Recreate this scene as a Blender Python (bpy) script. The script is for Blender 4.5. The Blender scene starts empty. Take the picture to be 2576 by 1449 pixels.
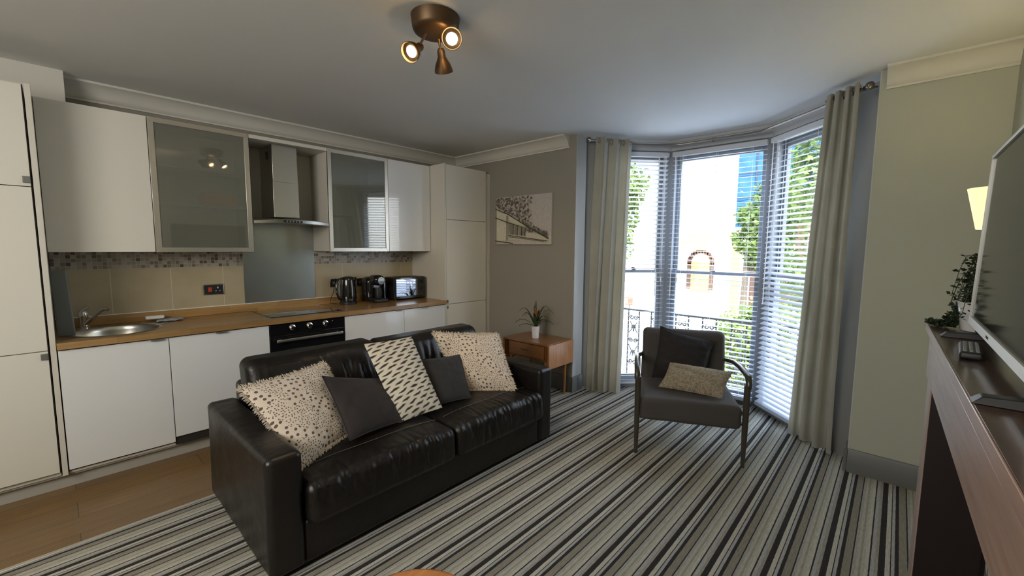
import bpy, bmesh, math, random
from mathutils import Vector, Matrix, noise
random.seed(7)
PI = math.pi
C = bpy.context.scene.collection

# ------------------------------------------------------------------ helpers
class MB:
    """collects geometry in world coordinates, links it as one mesh"""
    def __init__(s): s.v = []; s.f = []; s.m = []; s.uv = {}; s.mi = 0
    def add(s, vs, fs, uvs=None):
        b = len(s.v); s.v += [tuple(v) for v in vs]
        for k, f in enumerate(fs):
            if uvs: s.uv[len(s.f)] = [uvs[i] for i in f]
            s.f.append(tuple(b + i for i in f)); s.m.append(s.mi)
        return s
    def box(s, x0, x1, y0, y1, z0, z1, M=None):
        vs = [(x, y, z) for x in (x0, x1) for y in (y0, y1) for z in (z0, z1)]
        if M is not None: vs = [M @ Vector(v) for v in vs]
        return s.add(vs, [(0,1,3,2),(4,6,7,5),(0,4,5,1),(2,3,7,6),(0,2,6,4),(1,5,7,3)])
    def quad(s, a, b, c, d, uvs=None): return s.add([a,b,c,d], [(0,1,2,3)], uvs)
    def tube(s, pts, r, n=10, cap=True):
        pts = [Vector(p) for p in pts]; rs = r if isinstance(r, (list, tuple)) else [r]*len(pts)
        rings = []; up = None
        for i, p in enumerate(pts):
            t = (pts[min(i+1, len(pts)-1)] - pts[max(i-1, 0)]).normalized()
            if up is None:
                up = Vector((0,0,1)) if abs(t.z) < .9 else Vector((1,0,0))
            a = t.cross(up).normalized(); up = a.cross(t).normalized()
            rings.append([p + (a*math.cos(2*PI*k/n) + up*math.sin(2*PI*k/n))*rs[i] for k in range(n)])
        vs = [v for R in rings for v in R]; fs = []
        for i in range(len(pts)-1):
            for k in range(n): fs.append((i*n+k, i*n+(k+1)%n, (i+1)*n+(k+1)%n, (i+1)*n+k))
        if cap: fs += [tuple(range(n))[::-1], tuple((len(pts)-1)*n+k for k in range(n))]
        return s.add(vs, fs)
    def lathe(s, prof, c=(0,0,0), n=32, M=None, cap=True):
        """prof: (r, z) list"""
        vs = []; fs = []
        for r, z in prof:
            for k in range(n):
                a = 2*PI*k/n; v = Vector((r*math.cos(a), r*math.sin(a), z))
                if M is not None: v = M @ v
                vs.append(v + Vector(c))
        for i in range(len(prof)-1):
            for k in range(n): fs.append((i*n+k, i*n+(k+1)%n, (i+1)*n+(k+1)%n, (i+1)*n+k))
        if cap:
            if prof[0][0] > 1e-5: fs.append(tuple(range(n))[::-1])
            if prof[-1][0] > 1e-5: fs.append(tuple((len(prof)-1)*n+k for k in range(n)))
        return s.add(vs, fs)
    def prism(s, poly, z0, z1):
        n = len(poly)
        vs = [(x,y,z0) for x,y in poly] + [(x,y,z1) for x,y in poly]
        fs = [tuple(range(n))[::-1], tuple(range(n, 2*n))] + [(i,(i+1)%n,n+(i+1)%n,n+i) for i in range(n)]
        return s.add(vs, fs)
    def sweep(s, prof, a, b, nrm, cap=True):
        """profile (out, z) swept from a to b (xy); out along nrm"""
        n = len(prof); vs = []
        for p in (a, b):
            for o, z in prof: vs.append((p[0]+nrm[0]*o, p[1]+nrm[1]*o, z))
        fs = [(i,(i+1)%n,n+(i+1)%n,n+i) for i in range(n)]
        if cap: fs += [tuple(range(n))[::-1], tuple(range(n,2*n))]
        return s.add(vs, fs)
    def grid(s, fn, nu, nv, uvfn=None, close_u=False):
        vs = [fn(i/nu, j/nv) for j in range(nv+1) for i in range(nu+1)]
        fs = [(j*(nu+1)+i, j*(nu+1)+i+1, (j+1)*(nu+1)+i+1, (j+1)*(nu+1)+i) for j in range(nv) for i in range(nu)]
        uv = None
        if uvfn: uv = [uvfn(i/nu, j/nv) for j in range(nv+1) for i in range(nu+1)]
        return s.add(vs, fs, uv)
    def rbox(s, x0, x1, y0, y1, z0, z1, r, n=(6,6,6), disp=None, M=None, k=4):
        lo = (x0,y0,z0); hi = (x1,y1,z1); ax = []
        for a in range(3):
            L = [lo[a] + r*(1-math.cos(PI/2*i/k)) * 1.0 for i in range(k)]
            L = [lo[a] + r*i/k for i in range(k)]
            mid = [lo[a]+r + (hi[a]-lo[a]-2*r)*i/n[a] for i in range(n[a]+1)]
            ax.append(L + mid + [hi[a]-r + r*(i+1)/k for i in range(k)])
        ids = {}; vs = []; fs = []
        N = [len(t)-1 for t in ax]
        def vert(i,j,l):
            key = (i,j,l)
            if key in ids: return ids[key]
            p = Vector((ax[0][i], ax[1][j], ax[2][l]))
            q = Vector([min(max(p[a], lo[a]+r), hi[a]-r) for a in range(3)])
            d = p - q
            # map cube corner to sphere
            e = d / r
            x,y,z = e
            e2 = Vector((x*math.sqrt(max(0,1-y*y/2-z*z/2+y*y*z*z/3)), y*math.sqrt(max(0,1-z*z/2-x*x/2+z*z*x*x/3)), z*math.sqrt(max(0,1-x*x/2-y*y/2+x*x*y*y/3))))
            nn = e2.normalized() if e2.length > 1e-6 else Vector((0,0,1))
            p = q + nn*r
            if disp: p = p + disp(p, nn)
            if M is not None: p = M @ p
            ids[key] = len(vs); vs.append(p); return ids[key]
        for (a,b,c) in ((0,1,2),(1,2,0),(2,0,1)):
            for side in (0, N[c]):
                for i in range(N[a]):
                    for j in range(N[b]):
                        q = []
                        for (di,dj) in ((0,0),(1,0),(1,1),(0,1)):
                            t = [0,0,0]; t[a]=i+di; t[b]=j+dj; t[c]=side; q.append(vert(*t))
                        fs.append(tuple(q) if side else tuple(q[::-1]))
        return s.add(vs, fs)
    def build(s, name, mats, parent=None, bevel=0, seg=2, smooth=35, sub=0):
        me = bpy.data.meshes.new(name); me.from_pydata(s.v, [], s.f)
        mats = mats if isinstance(mats, (list, tuple)) else [mats]
        for m in mats: me.materials.append(m)
        if len(mats) > 1: me.polygons.foreach_set('material_index', s.m)
        if s.uv:
            ul = me.uv_layers.new(name='UVMap')
            for pi, uvs in s.uv.items():
                for li, uv in zip(me.polygons[pi].loop_indices, uvs): ul.data[li].uv = uv
        me.validate()
        if smooth:
            me.polygons.foreach_set('use_smooth', [True]*len(me.polygons))
            me.set_sharp_from_angle(angle=math.radians(smooth))
        me.update()
        o = bpy.data.objects.new(name, me); C.objects.link(o)
        if parent is not None:
            o.parent = parent; o.matrix_parent_inverse = parent.matrix_basis.inverted() if parent.parent is None else (parent.parent.matrix_basis @ parent.matrix_parent_inverse @ parent.matrix_basis).inverted()
        if bevel:
            b = o.modifiers.new('bevel', 'BEVEL'); b.width = bevel; b.segments = seg; b.limit_method = 'ANGLE'; b.angle_limit = math.radians(40)
        if sub:
            b = o.modifiers.new('sub', 'SUBSURF'); b.levels = sub; b.render_levels = sub
        return o

def tag(o, label=None, cat=None, group=None, kind=None):
    if label: o['label'] = label
    if cat: o['category'] = cat
    if group: o['group'] = group
    if kind: o['kind'] = kind
    return o
def thing(name, label, cat, loc=(0,0,0), group=None, kind=None):
    o = bpy.data.objects.new(name, None); C.objects.link(o); o.location = loc; o.empty_display_size = .1
    o.matrix_basis = Matrix.Translation(loc)
    return tag(o, label, cat, group, kind)
def struct(name, mb, m, parent=None, **k):
    o = mb.build(name, m, parent, **k)
    if parent is None: o['kind'] = 'structure'
    return o
def sroot(name, loc=(0,0,0)):
    o = thing(name, None, None, loc); o['kind'] = 'structure'; return o
def bx(*a): return MB().box(*a)

# ------------------------------------------------------------------ materials
def newmat(name):
    m = bpy.data.materials.new(name); m.use_nodes = True
    nt = m.node_tree; b = nt.nodes['Principled BSDF']
    return m, nt, b
def P(name, col, rough=.5, metal=0, coat=0, spec=None, bump=0, bscale=200, var=0, vscale=3, sheen=0, emis=None, estr=0, detail=2):
    m, nt, b = newmat(name); N = nt.nodes.new; L = nt.links.new
    b.inputs['Base Color'].default_value = (*col, 1); b.inputs['Roughness'].default_value = rough; b.inputs['Metallic'].default_value = metal
    if coat: b.inputs['Coat Weight'].default_value = coat; b.inputs['Coat Roughness'].default_value = .03
    if spec is not None: b.inputs['Specular IOR Level'].default_value = spec
    if sheen: b.inputs['Sheen Weight'].default_value = sheen
    if emis: b.inputs['Emission Color'].default_value = (*emis, 1); b.inputs['Emission Strength'].default_value = estr
    tc = N('ShaderNodeTexCoord')
    if var:
        n = N('ShaderNodeTexNoise'); n.inputs['Scale'].default_value = vscale; n.inputs['Detail'].default_value = 3; L(tc.outputs['Object'], n.inputs['Vector'])
        r = N('ShaderNodeMapRange'); r.inputs['To Min'].default_value = 1-var; r.inputs['To Max'].default_value = 1+var; L(n.outputs['Fac'], r.inputs['Value'])
        mx = N('ShaderNodeMix'); mx.data_type = 'RGBA'; mx.blend_type = 'MULTIPLY'; mx.inputs[0].default_value = 1
        mx.inputs[6].default_value = (*col, 1); L(r.outputs['Result'], mx.inputs[7]); L(mx.outputs[2], b.inputs['Base Color'])
    if bump:
        n = N('ShaderNodeTexNoise'); n.inputs['Scale'].default_value = bscale; n.inputs['Detail'].default_value = detail; L(tc.outputs['Object'], n.inputs['Vector'])
        bp = N('ShaderNodeBump'); bp.inputs['Strength'].default_value = bump; bp.inputs['Distance'].default_value = .002; L(n.outputs['Fac'], bp.inputs['Height']); L(bp.outputs['Normal'], b.inputs['Normal'])
    return m
def nmath(nt, op, a, b=None, c=None, clamp=False):
    n = nt.nodes.new('ShaderNodeMath'); n.operation = op; n.use_clamp = clamp
    for i, v in enumerate((a, b, c)):
        if v is None: continue
        if isinstance(v, (int, float)): n.inputs[i].default_value = v
        else: nt.links.new(v, n.inputs[i])
    return n.outputs[0]
def ramp(nt, src, stops, interp='LINEAR'):
    r = nt.nodes.new('ShaderNodeValToRGB'); r.color_ramp.interpolation = interp; e = r.color_ramp.elements
    while len(e) > 1: e.remove(e[-1])
    e[0].position = stops[0][0]; e[0].color = (*stops[0][1], 1)
    for p, c in stops[1:]:
        x = e.new(p); x.color = (*c, 1)
    nt.links.new(src, r.inputs[0]); return r.outputs[0]
def mix(nt, a, b, f, mode='MIX'):
    n = nt.nodes.new('ShaderNodeMix'); n.data_type = 'RGBA'; n.blend_type = mode
    for i, v in ((0, f), (6, a), (7, b)):
        if isinstance(v, (int, float)): n.inputs[i].default_value = v
        elif isinstance(v, tuple): n.inputs[i].default_value = (*v, 1)
        else: nt.links.new(v, n.inputs[i])
    return n.outputs[2]
def coords(nt, kind='Object', scale=(1,1,1), rot=(0,0,0), loc=(0,0,0)):
    tc = nt.nodes.new('ShaderNodeTexCoord'); mp = nt.nodes.new('ShaderNodeMapping')
    mp.inputs['Scale'].default_value = scale; mp.inputs['Rotation'].default_value = rot; mp.inputs['Location'].default_value = loc
    nt.links.new(tc.outputs[kind], mp.inputs['Vector']); return mp.outputs[0]
def tnoise(nt, vec, scale, detail=3, rough=.5):
    n = nt.nodes.new('ShaderNodeTexNoise'); n.inputs['Scale'].default_value = scale; n.inputs['Detail'].default_value = detail; n.inputs['Roughness'].default_value = rough
    nt.links.new(vec, n.inputs['Vector']); return n.outputs['Fac']
def addbump(nt, b, h, strength=.3, dist=.002):
    bp = nt.nodes.new('ShaderNodeBump'); bp.inputs['Strength'].default_value = strength; bp.inputs['Distance'].default_value = dist
    nt.links.new(h, bp.inputs['Height']); nt.links.new(bp.outputs['Normal'], b.inputs['Normal'])

M = {}
M['wall'] = P('wall_paint', (.41,.42,.345), .75, var=.03, vscale=1.5, bump=.05, bscale=350)
M['wall_dark'] = P('wall_paint_taupe', (.275,.255,.215), .75, var=.03, vscale=1.5, bump=.05, bscale=350)
M['wallpier'] = P('shaded_pier_paint', (.25,.25,.24), .6, bump=.04, bscale=300)  # greyer than the reveal: shadow beside the curtain put into the colour
M['reveal'] = P('reveal_paint', (.46,.47,.48), .6, bump=.04, bscale=300)
M['ceil'] = P('ceiling_paint', (.74,.735,.715), .8, var=.03, vscale=1.2, bump=.08, bscale=120)
M['coving'] = P('coving_paint', (.60,.58,.52), .6)
M['skirt'] = P('skirting_grey', (.13,.135,.13), .45)
M['door'] = P('cream_gloss_door', (.70,.675,.60), .22, coat=.35)
M['doorw'] = P('white_gloss_door', (.74,.75,.75), .12, coat=.8)
M['carcass'] = P('cream_carcass', (.62,.59,.52), .45)
M['gap'] = P('dark_gap', (.02,.018,.015), .8)
M['kick'] = P('plinth_grey', (.40,.385,.34), .5)
M['alu'] = P('brushed_aluminium', (.70,.67,.60), .35, 1, bump=.06, bscale=60)
M['steel'] = P('brushed_steel', (.56,.55,.50), .30, 1, bump=.1, bscale=40, var=.06, vscale=4)
M['splash'] = P('steel_splash', (.42,.44,.42), .28, 1, bump=.12, bscale=14, var=.12, vscale=4)
M['chrome'] = P('chrome', (.8,.8,.78), .08, 1)
M['black'] = P('gloss_black', (.008,.008,.009), .12, coat=.5)
M['blackm'] = P('matte_black', (.012,.012,.013), .45)
M['darkglass'] = P('black_glass', (.006,.006,.008), .04, coat=1)
M['white'] = P('white_plastic', (.78,.77,.75), .35)
M['grey_handle'] = P('grey_handle', (.20,.20,.19), .4, .6)
M['greyboard'] = P('grey_board', (.17,.185,.185), .4, var=.05)
M['blackwood'] = P('black_stained_wood', (.03,.026,.02), .35, var=.25, vscale=12, coat=.2)
M['leg'] = P('chair_dark_wood', (.045,.038,.027), .32, var=.25, vscale=14, coat=.3)
M['chairfab'] = P('chair_grey_fabric', (.052,.046,.041), .8, sheen=.08, bump=.25, bscale=500)
M['velvet_br'] = P('brown_velvet', (.020,.0145,.0145), .8, sheen=.05, bump=.2, bscale=300, var=.2, vscale=6)
M['velvet_gr'] = P('charcoal_velvet', (.020,.020,.022), .85, sheen=.05, bump=.25, bscale=300, var=.2, vscale=8)
M['velvet_bk'] = P('black_velvet', (.012,.010,.011), .85, sheen=.05, bump=.2, bscale=300, var=.15, vscale=8)
M['seam'] = P('leather_stitch', (.11,.095,.085), .5)
M['fringe'] = P('cream_fringe', (.66,.58,.47), .9)
M['window'] = P('window_frame_grey', (.20,.22,.25), .45)
M['slat'] = P('blind_slat', (.56,.58,.62), .4)
M['slat_sky'] = P('blind_slat_skylit', (.54,.59,.68), .4)  # white slats with the blue of the skylight put into the colour
M['cord'] = P('blind_cord', (.8,.82,.85), .7)
M['iron'] = P('cast_iron', (.03,.032,.035), .6)
M['bronze'] = P('bronze_fitting', (.10,.06,.03), .45, .7, var=.15, vscale=10)
M['pole'] = P('curtain_pole_metal', (.20,.18,.16), .3, .9)
M['leaf'] = P('dark_leaf', (.035,.06,.02), .45, var=.35, vscale=25)
M['leaf2'] = P('trailing_leaf', (.02,.032,.012), .5, var=.35, vscale=40)
M['flower'] = P('orange_flower', (.35,.09,.025), .5, var=.3, vscale=30)
M['pot'] = P('pot_white', (.72,.72,.72), .18, coat=.5, var=.08, vscale=20)
M['tvbez'] = P('tv_silver_bezel', (.58,.58,.54), .35, .3)
M['orange'] = P('orange_card', (1.0,.30,.04), .6)
M['cloth'] = P('blue_grey_cloth', (.35,.38,.42), .8, bump=.3, bscale=200)
M['sponge'] = P('white_sponge', (.75,.73,.68), .9, bump=.4, bscale=200)
M['red'] = P('red_switch', (.5,.06,.03), .4)
def emit(name, col, s):
    m = bpy.data.materials.new(name); m.use_nodes = True; nt = m.node_tree; nt.nodes.clear()
    e = nt.nodes.new('ShaderNodeEmission'); e.inputs[0].default_value = (*col,1); e.inputs[1].default_value = s
    o = nt.nodes.new('ShaderNodeOutputMaterial'); nt.links.new(e.outputs[0], o.inputs[0]); return m
M['bulb'] = emit('spot_bulb', (1,.78,.42), 22)
M['sbulb'] = emit('sconce_bulb', (1,.85,.5), 9)

def mat_shade():
    m, nt, b = newmat('lampshade_cream')
    b.inputs['Base Color'].default_value = (.8,.74,.5,1); b.inputs['Roughness'].default_value = .9
    b.inputs['Emission Color'].default_value = (1,.80,.34,1); b.inputs['Emission Strength'].default_value = .45
    return m
M['shade'] = mat_shade()

def mat_glass(name='window_glass', fac=.05):
    m = bpy.data.materials.new(name); m.use_nodes = True; nt = m.node_tree; nt.nodes.clear()
    t = nt.nodes.new('ShaderNodeBsdfTransparent'); t.inputs[0].default_value = (.97,.985,.98,1)
    g = nt.nodes.new('ShaderNodeBsdfGlossy'); g.inputs['Roughness'].default_value = .02
    x = nt.nodes.new('ShaderNodeMixShader'); x.inputs[0].default_value = fac
    o = nt.nodes.new('ShaderNodeOutputMaterial')
    nt.links.new(t.outputs[0], x.inputs[1]); nt.links.new(g.outputs[0], x.inputs[2]); nt.links.new(x.outputs[0], o.inputs[0]); return m
M['glass'] = mat_glass()

def mat_frosted():
    m = bpy.data.materials.new('frosted_glass'); m.use_nodes = True; nt = m.node_tree; nt.nodes.clear(); N = nt.nodes.new; L = nt.links.new
    r = N('ShaderNodeBsdfRefraction'); r.inputs['Roughness'].default_value = .16; r.inputs['IOR'].default_value = 1.12; r.inputs[0].default_value = (.86,.88,.80,1)
    d = N('ShaderNodeBsdfDiffuse'); d.inputs[0].default_value = (.34,.34,.285,1)
    x = N('ShaderNodeMixShader'); x.inputs[0].default_value = .34; L(r.outputs[0], x.inputs[1]); L(d.outputs[0], x.inputs[2])
    g = N('ShaderNodeBsdfGlossy'); g.inputs['Roughness'].default_value = .03
    fr = N('ShaderNodeFresnel'); fr.inputs[0].default_value = 1.6
    f2 = nmath(nt, 'ADD', fr.outputs[0], .05)
    y = N('ShaderNodeMixShader'); L(f2, y.inputs[0]); L(x.outputs[0], y.inputs[1]); L(g.outputs[0], y.inputs[2])
    o = N('ShaderNodeOutputMaterial'); L(y.outputs[0], o.inputs[0]); return m
M['frost'] = mat_frosted()

def mat_carpet():
    m, nt, b = newmat('striped_carpet'); L = nt.links.new
    v = coords(nt); sp = nt.nodes.new('ShaderNodeSeparateXYZ'); L(v, sp.inputs[0])
    wob = tnoise(nt, coords(nt, scale=(1,1,1)), 40, 2)
    y = nmath(nt, 'ADD', sp.outputs[1], nmath(nt, 'MULTIPLY', nmath(nt, 'SUBTRACT', wob, .5), .003))
    t = nmath(nt, 'FRACT', nmath(nt, 'DIVIDE', nmath(nt, 'SUBTRACT', 10.172, y), .2))
    D=(.036,.0345,.034); Cr=(.46,.44,.37); G=(.36,.355,.345); T=(.245,.225,.18); Mo=(.40,.385,.32)
    col = ramp(nt, t, [(0,D),(.12,Cr),(.21,D),(.228,G),(.29,D),(.365,T),(.515,D),(.54,(.33,.32,.29)),(.60,Mo),(.66,(.30,.285,.235)),(.70,Mo),(.76,(.46,.44,.37)),(.83,D),(.862,G),(.93,(.31,.295,.25))], 'CONSTANT')
    n1 = tnoise(nt, coords(nt, scale=(6,40,1)), 4, 4)
    n2 = tnoise(nt, coords(nt), 260, 2)
    f = nmath(nt, 'ADD', nmath(nt, 'MULTIPLY', n1, .75), nmath(nt, 'MULTIPLY', n2, .9)); f = nmath(nt, 'ADD', f, .18)
    col = mix(nt, col, f, 1.0, 'MULTIPLY'); L(col, b.inputs['Base Color'])
    b.inputs['Roughness'].default_value = .95; b.inputs['Specular IOR Level'].default_value = .1
    addbump(nt, b, n2, .5, .003); return m
M['carpet'] = mat_carpet()

def mat_planks(name, c1, c2, rot, w=1.2, h=.12, mort=(.02,.012,.006), rough=.35, grain=1, coat=.2, mortar=.0015, obj='Object', gscale=(3,60,60)):
    m, nt, b = newmat(name); L = nt.links.new
    v = coords(nt, obj, rot=rot)
    br = nt.nodes.new('ShaderNodeTexBrick'); L(v, br.inputs['Vector'])
    br.inputs['Color1'].default_value = (*c1,1); br.inputs['Color2'].default_value = (*c2,1); br.inputs['Mortar'].default_value = (*mort,1)
    br.inputs['Scale'].default_value = 1; br.inputs['Mortar Size'].default_value = mortar; br.inputs['Brick Width'].default_value = w; br.inputs['Row Height'].default_value = h
    br.offset = .37; br.offset_frequency = 2; br.squash = .8; br.squash_frequency = 3
    mp = nt.nodes.new('ShaderNodeMapping'); mp.inputs['Scale'].default_value = gscale; L(v, mp.inputs['Vector'])
    g = tnoise(nt, mp.outputs[0], 1.2, 5, .6)
    gr = ramp(nt, g, [(.3,(1-.35*grain,)*3),(.7,(1+.0*grain,)*3)])
    L(mix(nt, br.outputs['Color'], gr, 1.0, 'MULTIPLY'), b.inputs['Base Color'])
    b.inputs['Roughness'].default_value = rough; b.inputs['Coat Weight'].default_value = coat; b.inputs['Coat Roughness'].default_value = .15
    addbump(nt, b, g, .08, .001); return m
M['floorwood'] = mat_planks('oak_laminate', (.21,.12,.042), (.27,.16,.062), (0,0,0), 1.2, .19, rough=.38)
M['worktop'] = mat_planks('oak_worktop', (.33,.19,.072), (.46,.28,.115), (0,0,0), .38, .045, mort=(.22,.11,.04), rough=.3, coat=.25, mortar=.0006)
M['upstand'] = mat_planks('oak_upstand', (.39,.22,.075), (.53,.32,.12), (PI/2,0,0), .38, .045, mort=(.22,.11,.04), rough=.32, mortar=.0006)
def mat_wood(name, col, dark, sc=(3,40,40), rough=.35, coat=.3, bump=.12):
    m, nt, b = newmat(name); L = nt.links.new
    v = coords(nt, scale=sc); g = tnoise(nt, v, 1.5, 6, .62)
    L(ramp(nt, g, [(.28,dark),(.72,col)]), b.inputs['Base Color'])
    b.inputs['Roughness'].default_value = rough; b.inputs['Coat Weight'].default_value = coat; b.inputs['Coat Roughness'].default_value = .12
    addbump(nt, b, g, bump, .002); return m
M['teak'] = mat_wood('teak', (.27,.115,.035), (.15,.058,.018), (40,4,4))
M['teaky'] = mat_wood('teak_leaf', (.42,.19,.06), (.26,.105,.032), (40,40,3))
M['mahog'] = mat_wood('dark_oak_mantel', (.085,.042,.028), (.028,.011,.008), (2.2,45,45), .3, .5, .35)
M['mahogf'] = mat_wood('lit_oak_front', (.34,.22,.165), (.19,.105,.075), (2.2,30,30), .38, .35, .35)  # mantel front, lightened: window light on it is put into the colour
M['jamb'] = mat_wood('lit_oak_jamb', (.40,.29,.245), (.28,.19,.155), (30,30,2.5), .38, .35, .25)  # jamb wood made paler to paint the light its front face reflects
M['stool'] = mat_wood('varnished_stool', (.50,.22,.07), (.33,.13,.04), (4,30,30), .25, .6, .05)
M['redbrown'] = P('shaded_red_lining', (.009,.002,.002), .6, var=.3, vscale=4)  # dark red, with the shadow inside the opening put into the colour

def mat_tiles():
    m, nt, b = newmat('beige_wall_tile'); L = nt.links.new
    v = coords(nt, rot=(PI/2,0,0)); tc = nt.nodes.new('ShaderNodeTexCoord'); sp = nt.nodes.new('ShaderNodeSeparateXYZ'); L(tc.outputs['Object'], sp.inputs[0])
    x, z = sp.outputs[0], sp.outputs[2]
    # big tiles .35 wide
    fx = nmath(nt, 'FRACT', nmath(nt, 'DIVIDE', nmath(nt, 'ADD', x, 10-.122), .35))
    e = nmath(nt, 'MINIMUM', fx, nmath(nt, 'SUBTRACT', 1, fx))
    gro = nmath(nt, 'LESS_THAN', e, .006)
    n = tnoise(nt, tc.outputs['Object'], 5, 4)
    tile = ramp(nt, n, [(.3,(.40,.335,.215)),(.7,(.46,.39,.26))])
    tile = mix(nt, tile, (.62,.56,.42), gro)
    # mosaic border
    k = 1/.0262
    cx = nmath(nt, 'FLOOR', nmath(nt, 'MULTIPLY', x, k)); cz = nmath(nt, 'FLOOR', nmath(nt, 'MULTIPLY', nmath(nt, 'SUBTRACT', z, 1.318), k))
    cb = nt.nodes.new('ShaderNodeCombineXYZ'); L(cx, cb.inputs[0]); L(cz, cb.inputs[1])
    wn = nt.nodes.new('ShaderNodeTexWhiteNoise'); wn.noise_dimensions = '3D'; L(cb.outputs[0], wn.inputs['Vector'])
    mo = ramp(nt, wn.outputs['Value'], [(0,(.33,.29,.24)),(.25,(.40,.355,.295)),(.5,(.29,.255,.21)),(.66,(.20,.165,.125)),(.82,(.125,.095,.065)),(.93,(.085,.055,.04))], 'CONSTANT')
    gx = nmath(nt, 'FRACT', nmath(nt, 'MULTIPLY', x, k)); gz = nmath(nt, 'FRACT', nmath(nt, 'MULTIPLY', nmath(nt, 'SUBTRACT', z, 1.318), k))
    g2 = nmath(nt, 'MAXIMUM', nmath(nt, 'LESS_THAN', gx, .10), nmath(nt, 'LESS_THAN', gz, .10))
    mo = mix(nt, mo, (.44,.405,.35), g2)
    L(mix(nt, tile, mo, nmath(nt, 'GREATER_THAN', z, 1.318)), b.inputs['Base Color'])
    b.inputs['Roughness'].default_value = .3; return m
M['tiles'] = mat_tiles()

def mat_leather():
    m, nt, b = newmat('brown_black_leather'); L = nt.links.new
    v = coords(nt)
    n = tnoise(nt, v, 5, 3); L(ramp(nt, n, [(.3,(.0045,.0035,.003)),(.75,(.0105,.0078,.007))]), b.inputs['Base Color'])
    r = nt.nodes.new('ShaderNodeMapRange'); L(tnoise(nt, v, 9, 3), r.inputs[0]); r.inputs['To Min'].default_value = .26; r.inputs['To Max'].default_value = .46
    L(r.outputs[0], b.inputs['Roughness'])
    a = tnoise(nt, v, 22, 4, .6); vo = nt.nodes.new('ShaderNodeTexVoronoi'); vo.inputs['Scale'].default_value = 260; L(v, vo.inputs['Vector'])
    h = nmath(nt, 'ADD', nmath(nt, 'MULTIPLY', a, 2.2), nmath(nt, 'MULTIPLY', vo.outputs['Distance'], .22))
    addbump(nt, b, h, .38, .004); b.inputs['Specular IOR Level'].default_value = .45
    return m
M['leather'] = mat_leather()

def mat_dots():
    m, nt, b = newmat('spotted_cotton'); L = nt.links.new
    v = coords(nt, 'UV')
    def dots(sc, thr, rnd=.75):
        vo = nt.nodes.new('ShaderNodeTexVoronoi'); vo.inputs['Scale'].default_value = sc; vo.inputs['Randomness'].default_value = rnd; vo.voronoi_dimensions = '2D'; L(v, vo.inputs['Vector'])
        return nmath(nt, 'LESS_THAN', vo.outputs['Distance'], thr)
    big = dots(16, .245, .6); small = dots(34, .23, .7)
    msk = nmath(nt, 'GREATER_THAN', tnoise(nt, v, 3.6, 1), .5)
    f = nmath(nt, 'ADD', nmath(nt, 'MULTIPLY', big, msk), nmath(nt, 'MULTIPLY', small, nmath(nt, 'SUBTRACT', 1, msk)), clamp=True)
    base = ramp(nt, tnoise(nt, v, 120, 3), [(.3,(.56,.47,.375)),(.7,(.74,.645,.54))])
    L(mix(nt, base, (.075,.05,.042), nmath(nt, 'MULTIPLY', f, .95)), b.inputs['Base Color']); b.inputs['Roughness'].default_value = .9
    b.inputs['Sheen Weight'].default_value = .2
    addbump(nt, b, tnoise(nt, v, 160, 2), .4, .002); return m
M['dots'] = mat_dots()

def mat_ikat():
    m, nt, b = newmat('ikat_weave'); L = nt.links.new
    v = coords(nt, 'UV'); sp = nt.nodes.new('ShaderNodeSeparateXYZ'); L(v, sp.inputs[0]); u, w = sp.outputs[0], sp.outputs[1]
    wob = nmath(nt, 'MULTIPLY', nmath(nt, 'SUBTRACT', tnoise(nt, v, 9, 3), .5), .05)
    w2 = nmath(nt, 'ADD', nmath(nt, 'ADD', w, wob), nmath(nt, 'MULTIPLY', u, -.12))
    row = nmath(nt, 'FLOOR', nmath(nt, 'MULTIPLY', w2, 17))
    fy = nmath(nt, 'SUBTRACT', nmath(nt, 'FRACT', nmath(nt, 'MULTIPLY', w2, 17)), .5)
    off = nmath(nt, 'MULTIPLY', nmath(nt, 'FRACT', nmath(nt, 'MULTIPLY', row, .5)), 1.0)
    fx = nmath(nt, 'SUBTRACT', nmath(nt, 'FRACT', nmath(nt, 'ADD', nmath(nt, 'MULTIPLY', u, 5.6), off)), .5)
    fy2 = nmath(nt, 'ADD', fy, nmath(nt, 'MULTIPLY', fx, -.35))
    d = nmath(nt, 'ADD', nmath(nt, 'MULTIPLY', nmath(nt, 'MULTIPLY', fx, fx), 5.2), nmath(nt, 'MULTIPLY', nmath(nt, 'MULTIPLY', fy2, fy2), 12.5))
    d = nmath(nt, 'ADD', d, nmath(nt, 'MULTIPLY', nmath(nt, 'SUBTRACT', tnoise(nt, v, 45, 3), .5), .55))
    col = ramp(nt, d, [(.15,(.03,.026,.022)),(.48,(.09,.08,.068)),(.78,(.40,.37,.31)),(1.05,(.62,.59,.51))])
    L(col, b.inputs['Base Color']); b.inputs['Roughness'].default_value = .9
    addbump(nt, b, tnoise(nt, v, 140, 2), .4, .002); return m
M['ikat'] = mat_ikat()

def mat_herring():
    m, nt, b = newmat('herringbone_knit'); L = nt.links.new
    v = coords(nt, 'UV'); sp = nt.nodes.new('ShaderNodeSeparateXYZ'); L(v, sp.inputs[0]); u, w = sp.outputs[0], sp.outputs[1]
    zig = nmath(nt, 'PINGPONG', nmath(nt, 'MULTIPLY', u, 1), .018)
    s = nmath(nt, 'SINE', nmath(nt, 'MULTIPLY', nmath(nt, 'ADD', w, nmath(nt, 'MULTIPLY', zig, .9)), 620))
    n = tnoise(nt, v, 60, 3)
    f = nmath(nt, 'ADD', nmath(nt, 'MULTIPLY', s, .22), n)
    L(ramp(nt, f, [(.2,(.14,.11,.075)),(.75,(.46,.39,.29))]), b.inputs['Base Color']); b.inputs['Roughness'].default_value = .95
    addbump(nt, b, s, .5, .004); return m
M['herring'] = mat_herring()

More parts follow.
